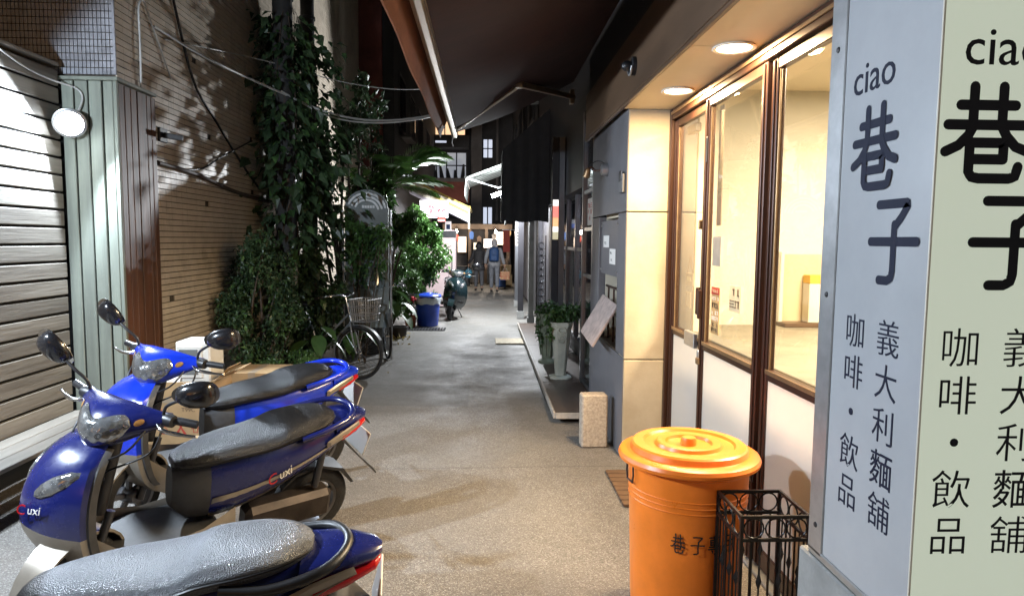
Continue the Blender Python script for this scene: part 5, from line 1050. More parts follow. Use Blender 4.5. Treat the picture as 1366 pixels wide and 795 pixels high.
    if logo:
        for s_ in (-1, 1):
            # side script along the swept panel
            o = Vector((-.36, s_*.170, .585)); rt = Vector((-.93, -s_*-.0, .36)) if s_ > 0 else Vector((.93, 0, -.36)); upv = Vector((.30, -s_*.28, .86)); upv = (upv-rt.normalized()*upv.dot(rt.normalized())).normalized()
            M_ = frame_mat(o, rt, upv) @ Matrix.Shear('XZ', 4, (0, 0)) 
            sh_ = Matrix.Identity(4); sh_[0][1] = .35
            text_obj('lettering', 'C', .075, 'lens_red', sc, M_ @ Matrix.Translation((-.075, 0, 0)) @ sh_, .001); text_obj('lettering', 'uxi', .062, 'white_paper', sc, M_ @ Matrix.Translation((.0, 0, 0)) @ sh_, .001)
        sh_ = Matrix.Identity(4); sh_[0][1] = .35
        M_ = frame_mat((.680, -.115, .545), (-.50, -.85, .20), (.0, 0, 1)) @ sh_; M_ = frame_mat((.738, .115, .655), (-.56, .80, .22), (.1, -.2, 1)) @ sh_
        text_obj('lettering', 'C', .07, 'lens_red', sc, M_ @ Matrix.Translation((-.065, .0, .006)), .001); text_obj('lettering', 'uxi', .056, 'white_paper', sc, M_ @ Matrix.Translation((.0, .0, .004)), .001)
    return sc
G = 'scooters parked nose to the shed'
scooter('bright blue scooter leaning on its stand in front of the cardboard box', (-1.70, 4.41, 0), R(220.4), .19, R(33), 'paint_blue', G)
scooter('blue scooter with shade put into its paint, parked between the bright blue one and the wet pale seat', (-1.475, 3.43, 0), R(221), .27, R(32), 'paint_navy_shade', G, scale=.965)
scooter('nearest scooter, only its wet seat with painted-in sheen and dark tail in view', (-1.20, 2.07, 0), R(187), .15, R(20), 'paint_navy_shade', G, seatm='seat_sheen', scale=.97)
scooter('dark teal scooter facing down the alley beside the blue rubbish bin', (-.74, 14.75, 0), R(-82), .12, R(-14), 'paint_teal', 'scooters parked nose to the shed', logo=False, trim='paint_teal')
# ------------------------------------------------------------------ plants
leafmat('leaf_dark', (.06, .105, .045), (.022, .045, .022), .4); leafmat('leaf_mid', (.085, .17, .05), (.035, .08, .028), .4); leafmat('leaf_bright', (.12, .25, .06), (.05, .13, .035), .35)
leafmat('leaf_yellow', (.35, .26, .08), (.18, .16, .06), .6); leafmat('leaf_palm', (.15, .28, .07), (.07, .16, .04), .35); leafmat('flower_red', (.5, .03, .05), (.35, .02, .04), .5)
mat('bark', (.075, .055, .040), .85, var=.4, vscale=12, stretch=(1, 1, .25), bump=.4, bscale=30); mat('pot_clay', (.30, .10, .045), .8, var=.25, vscale=6, bump=.15, bscale=30); mat('pot_dark', (.035, .028, .025), .7, var=.3, vscale=6); mat('soil', (.03, .022, .016), .95, bump=.5, bscale=50)
mat('stone_white', (.52, .54, .47), .7, var=.15, vscale=4, bump=.2, bscale=30, dirt=.45, grime=(.25, .27, .20)); mat('stone_green', (.22, .25, .18), .75, var=.25, vscale=5, bump=.2, bscale=30, dirt=.4)
def leaf_mesh(name, P, smin, smax, m, parent, seed, droop=.35, wide=.5, D=None):
    """folded leaf blades at points P, each with a stem end, two halves and a drooping tip"""
    rs = np.random.RandomState(seed); P = np.asarray(P, float); N = len(P)
    d = rs.normal(size=(N, 3)) if D is None else np.asarray(D)+rs.normal(size=(N, 3))*.35
    d[:, 2] -= droop; d /= np.linalg.norm(d, axis=1)[:, None]+1e-9
    up = rs.normal(size=(N, 3))*.45+np.array([0, 0, 1.0]); s_ = np.cross(d, up); s_ /= np.linalg.norm(s_, axis=1)[:, None]+1e-9; n = np.cross(s_, d)
    L = rs.uniform(smin, smax, N)[:, None]; w = L*wide*rs.uniform(.8, 1.2, (N, 1))*.5
    V = np.stack([P, P+d*L*.42+s_*w+n*w*.35, P+d*L*.45, P+d*L*.42-s_*w+n*w*.35, P+d*L-n*L*.16], 1).reshape(-1, 3)
    b = np.arange(N)[:, None]*5; F = np.concatenate([b+np.array([[0, 1, 2]]), b+np.array([[1, 4, 2]]), b+np.array([[0, 2, 3]]), b+np.array([[2, 4, 3]])], 0)
    return fast_mesh(name, V, F, m, parent)
def blob_points(cs, n, rs):
    """points spread through several ellipsoid clumps, denser toward their skins"""
    out = []
    for (x, y, z, rx, ry, rz, w) in cs:
        k = int(n*w); u = rs.normal(size=(k, 3)); u /= np.linalg.norm(u, axis=1)[:, None]; u *= rs.uniform(.25, 1, (k, 1))**.5
        u *= 1+.25*np.sin(u[:, :1]*9+x*7)*np.cos(u[:, 1:2]*8+y*5); out.append(np.array([x, y, z])+u*np.array([rx, ry, rz]))
    return np.concatenate(out, 0)
def clumps(x, y, z, rx, ry, rz, k, seed, size=.3):
    rs = np.random.RandomState(seed); cs = []
    for _ in range(k):
        u = rs.normal(size=3); u /= np.linalg.norm(u); u *= rs.uniform(.35, 1)**.6; s_ = size*rs.uniform(.6, 1.3)
        cs.append((x+u[0]*rx, y+u[1]*ry, z+u[2]*rz, rx*s_, ry*s_, rz*s_, 1.0/k))
    return cs
def branches(mb, base, tips, r0, seed):
    rs = random.Random(seed); base = Vector(base)
    for t in tips:
        t = Vector(t); mid = base.lerp(t, .5)+Vector((rs.uniform(-.08, .08), rs.uniform(-.08, .08), .08)); pts = smoothpath([base, mid, t], 4)
        mb.tube(pts, [r0*(1-.75*i/(len(pts)-1)) for i in range(len(pts))], 6)
def bush(name, label, cat, base, cs, n, smin, smax, m, seed, r0=.02, group=None, droop=.35, wide=.5, extra=None):
    rs = np.random.RandomState(seed); t = thing(name, label, cat, base, group=group)
    mb = MB(); branches(mb, base, [(c[0], c[1], c[2]) for c in cs], r0, seed); mb.build('stems', 'bark', t, smooth=60)
    leaf_mesh('foliage', blob_points(cs, n, rs), smin, smax, m, t, seed+1, droop, wide)
    if extra: leaf_mesh('young_leaves', blob_points(cs, int(n*.18), rs), smin, smax, extra, t, seed+2, droop, wide)
    return t
def vine(label, x, y, r0, z0, z1, n, m, seed, bulge, extra=None):
    t = thing('climbing_vine', label, 'vine', (x, y, 0)); rs = np.random.RandomState(seed)
    mb = MB()
    for k in range(5):
        ph = rs.uniform(0, 6.28); tw = rs.uniform(.6, 1.4)*rs.choice([-1, 1]); pts = [(x+(r0+.012)*math.cos(ph+tw*i*.35), y+(r0+.012)*math.sin(ph+tw*i*.35), z0*.0+i*(z1)/18) for i in range(19)]
        mb.tube(pts, [.014-.0005*i for i in range(19)], 5)
    mb.build('stems', 'bark', t, smooth=60)
    P = []; Dv = []
    z = rs.uniform(z0, z1, n); a = rs.uniform(0, 2*math.pi, n)
    cl = .5+.5*np.sin(z*5.1+np.cos(a*2+seed)*2.0)*np.cos(a*3+z*2.3)
    rad = r0+.02+rs.rand(n)**1.6*np.interp(z, bulge[0], bulge[1])*(.45+1.25*cl)
    P = np.stack([x+rad*np.cos(a), y+rad*np.sin(a), z], 1); Dv = np.stack([np.cos(a), np.sin(a), -.5*np.ones(n)], 1)
    leaf_mesh('foliage', P, .06, .21, m, t, seed, .4, .62, Dv)
    if extra: k = rs.choice(n, int(n*.30)); leaf_mesh('young_leaves', P[k]+.02, .06, .17, extra, t, seed+5, .4, .6, Dv[k])
    return t
vine('dense dark vine climbing the thick utility pole', -2.47, 8.6, .125, .3, 4.4, 1050, 'leaf_dark', 11, ([.3, 1.4, 2.6, 3.3, 4.4], [.35, .40, .42, .30, .20]), 'leaf_mid')
vine('dark vine spilling from the thinner pole with loose shoots', -2.36, 9.35, .095, .3, 4.3, 1150, 'leaf_dark', 12, ([.3, 1.4, 2.6, 3.4, 4.3], [.45, .55, .6, .5, .25]), 'leaf_mid')
# slender trees behind the poles
bush('slender_tree', 'slender dark leaved tree rising behind the vine poles', 'tree', (-2.1, 10.2, 0), clumps(-2.0, 10.2, 2.55, .52, .55, 1.15, 14, 21, .28), 1300, .08, .16, 'leaf_dark', 22, .035, extra='leaf_mid')
bush('slender_tree', 'leafy tree with drooping leaves over the arched board', 'tree', (-1.75, 11.4, 0), clumps(-1.62, 11.1, 2.25, .48, .5, .75, 12, 23, .32), 1500, .09, .18, 'leaf_mid', 24, .03, extra='leaf_bright')
bush('slender_tree', 'tall thin tree reaching above the palm towards the cables', 'tree', (-2.0, 11.8, 0), clumps(-1.9, 11.6, 3.6, .55, .5, .85, 9, 25, .26), 600, .09, .17, 'leaf_dark', 26, .035)
bush('leafy_climber', 'leafy climber hanging over the lower half of the arched board', 'plant', (-1.62, 9.2, 0), clumps(-1.62, 9.25, 1.55, .34, .16, .46, 11, 27, .34), 900, .06, .13, 'leaf_mid', 28, .012, extra='leaf_bright')
# shrubs at the foot of the wall
bush('dark_shrub', 'large dark feathery shrub in front of the tiled wall', 'shrub', (-2.45, 7.3, 0), clumps(-2.38, 7.45, .95, .40, .62, .72, 18, 31, .34), 6500, .035, .075, 'leaf_dark', 32, .02, extra='leaf_mid')
bush('dark_shrub', 'dark shrub under the vine poles behind the bicycle', 'shrub', (-2.2, 8.9, 0), clumps(-2.1, 8.9, .75, .50, .6, .65, 12, 33, .34), 3800, .04, .09, 'leaf_dark', 34, .02, extra='leaf_mid')
bush('low_shrub', 'low small leaved green shrub behind the rear blue scooter', 'shrub', (-2.0, 7.1, 0), clumps(-1.98, 7.05, .28, .44, .42, .20, 10, 35, .4), 4800, .02, .042, 'leaf_mid', 36, .012, extra='leaf_bright')
bush('bushy_fig', 'dense bright green bush standing behind the blue rubbish bin', 'shrub', (-1.35, 13.9, .35), clumps(-1.18, 13.7, 1.45, .48, .5, .58, 18, 37, .34), 5200, .07, .13, 'leaf_bright', 38, .025, droop=.5)
bush('bushy_fig', 'mid green bush between the arched board and the bright bush', 'shrub', (-1.75, 12.6, 0), clumps(-1.62, 12.4, .95, .42, .5, .62, 12, 39, .34), 2800, .06, .12, 'leaf_mid', 40, .02, extra='leaf_bright')
bush('trailing_plant', 'leafy plant trailing beside the lit signboard', 'plant', (-1.55, 14.6, 1.1), clumps(-1.45, 14.5, 2.0, .30, .3, .35, 8, 41, .36), 1100, .07, .14, 'leaf_bright', 42, .012)
# palm
def palm():
    t = thing('potted_palm', 'feathery palm with arching fronds under the yellow awning', 'palm', (-1.78, 12.0, 0)); c0 = Vector((-1.62, 11.9, 2.62)); rs = random.Random(5)
    MB().tube(smoothpath([(-1.78, 12.0, 0), (-1.80, 12.0, 1.2), (-1.62, 11.9, 2.62)], 6), [.05-.0015*i for i in range(13)], 8).build('trunk', 'bark', t, smooth=50)
    for (dx, dy, up_, ln) in ((.95, -.2, 1.35, 1.1), (.75, .5, 1.5, 1.0), (.98, .15, 1.1, 1.05), (.8, -.3, 1.7, .95), (1, -.1, -.05, .9), (1.0, .1, .25, 1.2), (.7, -.6, .45, 1.0), (.3, -.9, .8, 1.0), (-.6, -.5, .8, .9), (-.7, .4, .7, .9), (.9, -.35, -.15, .95), (.45, .1, 1.15, 1.2), (.1, -.6, 1.1, 1.0)):
        ln *= .86
        d = Vector((dx, dy, 0)).normalized(); pts = [c0+d*ln*s_+Vector((0, 0, up_*ln*s_*(1-.48*s_)-.12*s_**3)) for s_ in [k/14 for k in range(15)]]
        fr_ = MB().tube(pts, [.012-.0006*k for k in range(15)], 5).build('frond', 'leaf_palm', t, smooth=60)
        V = []; F = []
        for k in range(2, 15):
            for h in (0, .5):
                if k == 14 and h: continue
                p = pts[k].lerp(pts[min(k+1, 14)], h); ax = (pts[min(k+1, 14)]-pts[k-1]).normalized(); sd_ = ax.cross(Vector((0, 0, 1))).normalized()
                ll = .42*math.sin(math.pi*(.12+.83*k/14))+.05
                for s_ in (-1, 1):
                    e = p+(sd_*s_*.80+ax*.55+Vector((0, 0, .10))).normalized()*ll+Vector((0, 0, -.22*ll+rs.uniform(-.03, .03))); m_ = p.lerp(e, .45)+Vector((0, 0, .03)); wv = ax*.013
                    b = len(V); V += [p, m_+wv, m_-wv, e]; F += [(b, b+1, b+3), (b, b+3, b+2)]
        fast_mesh('leaflets', [v[:] for v in V], F, 'leaf_palm', fr_)
palm()
# broad leaved plants with every leaf its own piece
def broad(label, base, specs, m, seed):
    t = thing('broad_leaf_plant', label, 'plant', base); rs = random.Random(seed); b0 = Vector(base)
    for (az, reach, h, ln) in specs:
        d = Vector((math.cos(az), math.sin(az), 0)); tip = b0+d*reach+Vector((0, 0, h)); ax = (d*.8+Vector((0, 0, -.5+rs.uniform(-.15, .25)))).normalized(); sd_ = ax.cross(Vector((0, 0, 1))).normalized(); nn = sd_.cross(ax)
        MB().tube(smoothpath([b0, b0+d*reach*.35+Vector((0, 0, h*.75)), tip], 4), .008, 5).build('stalk', m, t, smooth=60)
        V = []; n = 7
        for i in range(n+1):
            s_ = i/n; w = ln*.34*math.sin(math.pi*min(1, s_*.92+.08))**.8*(1-.35*s_); c = tip+ax*ln*(s_-.18)+nn*(-.25*ln*s_*s_)
            for q_ in (-1, 0, 1): V.append((c+sd_*w*q_+nn*abs(q_)*w*.28)[:])
        F = [(i*3+k, i*3+k+1, (i+1)*3+k+1, (i+1)*3+k) for i in range(n) for k in (0, 1)]
        MB().add(V, F).build('leaf', m, t, smooth=70)
    return t
broad('broad leaved plant spreading over the ground before the blue bin', (-1.72, 11.5, .28), [(-1.9, .30, .42, .34), (-1.0, .36, .36, .36), (-.2, .42, .30, .36), (.5, .3, .5, .32), (-2.8, .3, .4, .32), (-1.4, .12, .58, .30), (-.6, .5, .15, .33), (2.2, .25, .5, .3)], 'leaf_mid', 3)
broad('strap leaved green plant at the front bicycle wheel', (-1.95, 7.9, .05), [(-1.2, .15, .5, .30), (-2.2, .18, .45, .3), (0.2, .2, .42, .28), (-.4, .12, .6, .26)], 'leaf_mid', 8)
broad('broad leaved plant behind the front bicycle wheel', (-1.72, 8.9, .1), [(-1.5, .2, .35, .34), (-.5, .25, .4, .32), (-2.4, .25, .4, .32), (.4, .2, .3, .3)], 'leaf_bright', 9)
def pot(label, x, y, r_, h, m, z0=0.0, plant=None):
    t = thing('flower_pot', label, 'pot', (x, y, z0)); MB().lathe([(r_*.68, z0), (r_*.72, z0+.01), (r_*.95, z0+h*.86), (r_*1.05, z0+h*.87), (r_*1.05, z0+h), (r_*.92, z0+h), (r_*.90, z0+h*.85)], 24, (x, y, 0), cap=False).build('pot_body', m, t, smooth=35)
    MB().lathe([(0, z0+h*.88), (r_*.91, z0+h*.88)], 20, (x, y, 0)).build('soil', 'soil', t); MB().lathe([(0, z0+.002), (r_*.7, z0+.002)], 20, (x, y, 0)).build('base', m, t); return t
pot('dark pot under the broad leaved plant', -1.72, 11.5, .17, .28, 'pot_dark'); pot('small clay pot behind the blue rubbish bin', -1.18, 13.95, .15, .24, 'pot_clay', .12); pot('clay pot holding the red flowers', -1.42, 13.1, .13, .22, 'pot_clay', .0); pot('low brown pot among fallen leaves', -1.45, 11.6, .15, .20, 'pot_dark')
pl2 = bush('potted_flowers', 'small red flowers above the clay pot left of the blue bin', 'flowers', (-1.42, 13.1, .2), clumps(-1.40, 13.05, .42, .16, .16, .16, 5, 51, .45), 420, .04, .08, 'leaf_mid', 52, .006)
leaf_mesh('petals', blob_points([(-1.34, 12.95, .56, .055, .05, .05, .5), (-1.47, 13.0, .50, .04, .04, .04, .3)], 90, np.random.RandomState(3)), .03, .05, 'flower_red', pl2, 61, .0, .9)
bush('potted_shrub', 'small bright shrub growing in the clay pot behind the blue bin', 'shrub', (-1.18, 13.95, .33), clumps(-1.15, 13.9, .55, .20, .2, .2, 6, 53, .4), 700, .035, .07, 'leaf_bright', 54, .006)
fl_ = leaf_mesh('fallen_leaves', np.stack([np.random.uniform(-1.75, -1.25, 60), np.random.uniform(11.1, 11.9, 60), np.random.uniform(.012, .05, 60)], 1), .05, .10, 'leaf_yellow', None, 71, .0, .6); tag(fl_, 'scatter of yellow fallen leaves by the low pots', 'leaves', kind='stuff')
lt_ = leaf_mesh('leaf_litter', np.stack([np.random.uniform(-2.6, -1.2, 90)**1.0, np.random.uniform(6.0, 12.5, 90), np.random.uniform(.006, .02, 90)], 1), .03, .07, 'leaf_yellow', None, 73, .0, .55); tag(lt_, 'sparse dry leaf litter along the planted side of the alley', 'litter', kind='stuff')
# ------------------------------------------------------------------ pedestal planters on the step
def planter(label, x, y, s_, m, vase=False):
    t = thing('pedestal_planter', label, 'planter', (x, y, .1)); z0 = .10
    if not vase:
        def sq(w, z): return [(x-w, y-w*.55, z), (x-w*.55, y-w, z), (x+w*.55, y-w, z), (x+w, y-w*.55, z), (x+w, y+w*.55, z), (x+w*.55, y+w, z), (x-w*.55, y+w, z), (x-w, y+w*.55, z)]
        MB().loft([sq(.125, z0), sq(.125, z0+.022), sq(.09, z0+.035)]).build('foot', m, t, bev=.004)
        bd_ = MB().loft([sq(.060, z0+.035), sq(.066, z0+.10), sq(.092, z0+.38), sq(.112, z0+.58), sq(.128, z0+.62), sq(.128, z0+.66), sq(.106, z0+.66), sq(.10, z0+.62)]).build('tapered_body', m, t, bev=.004)
        for k in (-1, 1): MB().tube([(x+k*.045*(1-q_/14)*math.cos(q_*.55), y-.108, z0+.50-.03+.055*(1-q_/14)*math.sin(q_*.55)*k) for q_ in range(13)], .008, 6).build('scroll', m, bd_, smooth=60)
        MB().tube([(x+.045*math.cos(a), y-.122, z0+.575+.032*math.sin(a)) for a in [2*math.pi*q_/14 for q_ in range(14)]], .009, 6, closed=True).build('rosette', m, bd_, smooth=60)
    else:
        MB().lathe([(.12, z0), (.12, z0+.03), (.07, z0+.06), (.09, z0+.2), (.12, z0+.45), (.14, z0+.62), (.15, z0+.65), (.12, z0+.65)], 20, (x, y, 0), cap=False).build('tapered_body', m, t, smooth=40)
        for k in range(10): a = 2*math.pi*k/10; MB().tube([(x+.085*math.cos(a), y+.085*math.sin(a), z0+.1), (x+.128*math.cos(a), y+.128*math.sin(a), z0+.42), (x+.148*math.cos(a), y+.148*math.sin(a), z0+.62)], .010, 5).build('flute', m, t, smooth=60)
    MB().lathe([(0, z0+.625), (.104 if not vase else .125, z0+.625)], 16, (x, y, 0)).build('soil', 'soil', t); return t
planter('white stone pedestal planter with scroll relief on the step', .90, 7.75, 1, 'stone_white'); planter('mossy fluted planter behind the white pedestal planter', .84, 8.75, 1, 'stone_green', True)
bush('trailing_plant', 'leafy plant spilling from the white pedestal planter', 'plant', (.92, 7.75, .735), [(.92, 7.72, .86, .16, .15, .10, .4), (1.05, 7.7, .88, .13, .12, .11, .25), (.82, 7.8, .80, .12, .12, .08, .2), (.77, 7.68, .66, .03, .04, .12, .08)], 480, .05, .09, 'leaf_mid', 81, .006, extra='leaf_dark')
bush('trailing_plant', 'ivy trailing from the mossy fluted planter', 'plant', (.84, 8.75, .735), [(.84, 8.72, .80, .15, .15, .10, .5), (.74, 8.68, .55, .04, .05, .20, .2), (.92, 8.62, .6, .03, .04, .12, .1)], 380, .05, .09, 'leaf_mid', 83, .006)
# ------------------------------------------------------------------ bicycles
mat('bike_frame', (.33, .34, .35), .35, .6, var=.25, vscale=10, dirt=.4, grime=(.12, .08, .05)); mat('bike_white', (.55, .55, .52), .6, var=.15, vscale=6)
def bicycle(label, front_hub, yaw, steer, basket=True):
    b = thing('bicycle', label, 'bicycle', front_hub[:2]+(0,), (0, 0, yaw), 'bicycles among the plants', world=False); r_ = .325; L = 1.04
    ST = Matrix.Rotation(steer, 4, 'Z')
    def wheel(x, M):
        t = MB(); t.M = M; t.tube([(x+(r_-.017)*math.cos(a), 0, r_+(r_-.017)*math.sin(a)) for a in [2*math.pi*k/40 for k in range(40)]], .017, 8, closed=True); rim_ = MB(); rim_.M = M
        rim_.tube([(x+(r_-.042)*math.cos(a), 0, r_+(r_-.042)*math.sin(a)) for a in [2*math.pi*k/40 for k in range(40)]], .010, 6, closed=True); ro = rim_.build('wheel', 'chrome', b, smooth=60); t.build('tyre', 'tyre', ro, smooth=60)
        s_ = MB(); s_.M = M
        for k in range(28): a = 2*math.pi*k/28; o_ = .018 if k % 2 else -.018; s_.tube([(x+.018*math.cos(a+.6), o_, r_+.018*math.sin(a+.6)), (x+(r_-.045)*math.cos(a), 0, r_+(r_-.045)*math.sin(a))], .0016, 3, cap=False)
        s_.lathe([(.02, -.03), (.02, .03)], 10, (x, 0, r_), axis='y'); s_.build('spokes', 'chrome', ro)
        g = MB(); g.M = M; g.loft([[(x+(r_+.018)*math.cos(a), y, r_+(r_+.018)*math.sin(a)) for y in (-.026, 0, .026)]+[(x+(r_+.014)*math.cos(a), y, r_+(r_+.014)*math.sin(a)) for y in (.026, 0, -.026)] for a in [R(30+10*k) for k in range(17)]]); g.build('mudguard', 'bike_frame', b, smooth=40)
    wheel(0, ST); wheel(-L, None)
    head_t = (-.16, 0, .92); head_b = (-.10, 0, .70); bb = (-.58, 0, .28); seat = (-.72, 0, .72)
    f = MB(); f.tube([head_t, head_b], .018, 8); f.tube([head_b, (-.35, 0, .45), bb], .016, 8); f.tube([(-.13, 0, .80), (-.40, 0, .55), (-.63, 0, .42)], .014, 8); f.tube([bb, seat], .015, 8)
    for y in (-.05, .05): f.tube([bb, (-L, y, r_)], .009, 6); f.tube([(-.69, 0, .64), (-L, y, r_)], .008, 6)
    f.build('frame', 'bike_frame', b, smooth=50)
    for y in (-.05, .05): m_ = MB(); m_.M = ST; m_.tube(smoothpath([(-.10, y*.6, .70), (-.055, y, .52), (-.03, y, .40), (0, y, r_)], 4), .010, 6); m_.build('fork_blade', 'bike_frame', b, smooth=50)
    m_ = MB(); m_.M = ST; m_.tube([(-.12, 0, .78), (-.175, 0, 1.0)], .014, 8); m_.tube(smoothpath([(-.40, -.29, .99), (-.25, -.28, 1.02), (-.16, -.14, 1.03), (-.175, 0, 1.0), (-.16, .14, 1.03), (-.25, .28, 1.02), (-.40, .29, .99)], 4), .011, 8); m_.build('handlebar', 'chrome', b, smooth=50)
    for y in (-.29, .29): m_ = MB(); m_.M = ST; m_.tube([(-.29, y*.98, 1.012), (-.41, y, .988)], .016, 8); m_.build('grip', 'black_plastic', b, smooth=50)
    MB().tube([seat, (-.76, 0, .86)], .012, 8).build('seat_post', 'chrome', b, smooth=50); MB().loft([sel(x, w_, z0, z1, 14, 2.2) for x, w_, z0, z1 in ((-.60, .02, .865, .89), (-.68, .04, .86, .90), (-.78, .09, .865, .92), (-.86, .10, .875, .925), (-.90, .06, .885, .92))]).build('saddle', 'black_plastic', b, smooth=50)
    MB().lathe([(.085, -.045), (.09, -.042), (.09, -.036), (.075, -.036)], 20, (-.58, 0, .28), axis='y').build('chainring', 'chrome', b, smooth=40); c_ = MB(); c_.bar((-.58, -.06, .28), (-.50, -.07, .13), .018); c_.bar((-.58, .06, .28), (-.66, .07, .43), .018); c_.build('crank', 'chrome', b)
    MB().box(-.54, -.46, -.15, -.07, .12, .14, .005).build('pedal', 'black_plastic', b); MB().box(-.70, -.62, .07, .15, .42, .44, .005).build('pedal', 'black_plastic', b)
    MB().tube([(-L, .06, r_), (-L-.02, .09, .17), (-L+.02, .12, .01)], .008, 6).build('kick_stand', 'chrome', b, smooth=50)
    k_ = MB(); k_.bar((-L-.15, 0, .70), (-.72, 0, .70), .11, .012)
    for y in (-.05, .05): k_.tube([(-L-.1, y, .70), (-L, y*1.1, r_)], .006, 5)
    k_.build('rear_rack', 'bike_frame', b)
    if basket:
        m_ = MB(); m_.M = ST
        for z, w_ in ((.98, .17), (.89, .162), (.80, .152), (.72, .14)): m_.tube([(.10-w_*.8, -w_, z), (.10+w_*.7, -w_, z), (.10+w_*.7, w_, z), (.10-w_*.8, w_, z)], .006, 4, closed=True)
        for k in range(-3, 4):
            y = k*.045; m_.tube([(.10+.119, y*1.05, .98), (.10+.098, y*.85, .72), (.10-.112, y*.85, .72), (.10-.136, y*1.05, .98)], .004, 4); m_.tube([(.10+y*.75, -.17, .98), (.10+y*.62, -.14, .72)], .004, 4); m_.tube([(.10+y*.75, .17, .98), (.10+y*.62, .14, .72)], .004, 4)
        m_.build('front_basket', 'bike_frame', b, smooth=50)
    return b
bicycle('silver bicycle with front wheel showing behind the rear blue scooter', (-1.50, 8.12), R(-24), R(4)); bicycle('second bicycle tucked behind the silver one among the plants', (-1.36, 9.55), R(-58), R(-15), False)
# covered heap and arched board behind the bicycles
mat('tarp_black', (.016, .016, .018), .25, var=.3, vscale=8, bump=.7, bscale=9, spec=.8)
hp = thing('tarpaulin_heap', 'shiny black tarpaulin heap behind the bicycles below the arched board', 'tarpaulin', (-1.85, 10.2, 0)); rs = random.Random(4); secs = []
for k in range(15):
    t = k/14; z = .02+1.18*math.sin(t*math.pi/2)**.8; r_ = 1-.85*t**2.2; secs.append([(-1.80+(.36*r_*(1+.16*math.sin(5*a+k*.7)+.06*rs.uniform(-1, 1)))*math.cos(a), 10.25+(.36*r_*(1+.14*math.cos(4*a+k*.9)))*math.sin(a), z+.02*rs.uniform(-1, 1)) for a in [2*math.pi*i/34 for i in range(34)]])
MB().loft(secs).build('tarpaulin', 'tarp_black', hp, smooth=35)
m_ = MB(); V = []; nu = 12
for i in range(nu+1):
    a = R(-70+140*i/nu)
    for j in range(7): t = j/6; V.append((-1.55+.22*math.sin(a)*(1-.35*t**2), 9.30-.13*math.cos(a)*(1-.5*t), 1.02+.34*t))
m_.add(V, [(i*7+j, (i+1)*7+j, (i+1)*7+j+1, i*7+j+1) for i in range(nu) for j in range(6)]); vz = m_.build('wind_visor', 'clear_plastic', None, smooth=60); vz.modifiers.new('thickness', 'SOLIDIFY').thickness = .004; tag(vz, 'clear curved plastic visor lying against the black tarpaulin', 'visor')
mat('board_teal', (.17, .20, .20), .55, var=.25, vscale=2); mat('board_pale', (.48, .50, .50), .35, var=.1, vscale=4)
ab = thing('arched_board', 'arched grey display board with concentric pale arcs among the plants', 'sign', (-1.66, 9.55, 0)); cx_, cy_, w_ = -1.63, 9.50, .30
out = [(-w_, .45), (w_, .45), (w_, 2.10)]+[(w_*math.cos(a), 2.10+w_*.92*math.sin(a)) for a in [R(10*k) for k in range(1, 18)]]+[(-w_, 2.10)]
MB().prism(out, lambda u, v: (cx_+u, cy_, v), lambda u, v: (cx_+u, cy_+.03, v)).build('panel', 'board_teal', ab, bev=.004)
for rr in (.265, .215, .165):
    m_ = MB(); m_.ribbon([(rr*math.cos(a), 2.08+rr*.92*math.sin(a)) for a in [R(6*k) for k in range(2, 27)]], .028, lambda u, v: (cx_+u, cy_-.0015, v)); m_.build('arc', 'board_pale', ab)
m_ = MB()
for v0, u0, u1 in ((1.84, .02, .28), (1.72, .10, .28), (2.12, -.06, .10)):
    u = u0
    while u < u1: m_.box(cx_+u, cx_+u+.028, cy_-.003, cy_-.0012, v0, v0+.035); u += .036
m_.build('printed_marks', 'board_pale', ab)
for u in (-.33, .33): MB().tube([(cx_+u, cy_+.015, 0), (cx_+u, cy_+.015, 2.1)], .016, 8).build('post', 'aluminium', ab, smooth=50)
# blue rubbish bin, drain grate
mat('blue_plastic', (.012, .055, .42), .38, var=.1, vscale=6, dirt=.3, grime=(.03, .05, .2)); rb_ = thing('blue_bin', 'blue plastic rubbish bin lined with a clear bag', 'bin', (-1.10, 13.25, 0), world=False)
MB().lathe([(0, .01), (.20, .01), (.205, .02), (.245, .52), (.262, .53), (.262, .555), (.24, .56), (.195, .04), (0, .035)], 36).build('body', 'blue_plastic', rb_, smooth=35)
secs = []
for z, r_ in ((.44, .252), (.50, .262), (.555, .272), (.572, .262), (.57, .24)): secs.append([(r_*math.cos(a)*(1+.018*math.sin(9*a+z*40)), r_*math.sin(a)*(1+.018*math.sin(9*a+z*40)), z+.012*math.sin(7*a)) for a in [2*math.pi*k/48 for k in range(48)]])
MB().loft(secs, cap=False).build('bin_liner', 'bag_plastic', rb_, smooth=40); MB().lathe([(.27, .575), (.275, .60), (.25, .625), (.10, .64), (.09, .655), (0, .66)], 36).build('lid', 'blue_plastic', rb_, smooth=35)
dg_ = thing('drain_grate', 'dark slotted drain grate in front of the blue bin', 'drain grate', (-1.1, 12.85, 0)); box('frame', -1.52, -.72, 12.52, 12.95, 0, .006, 'void_black', dg_, 0)
for k in range(14): MB().box(-1.50+k*.056, -1.475+k*.056, 12.53, 12.94, .0065, .014).build('bar', 'steel_dark', dg_)
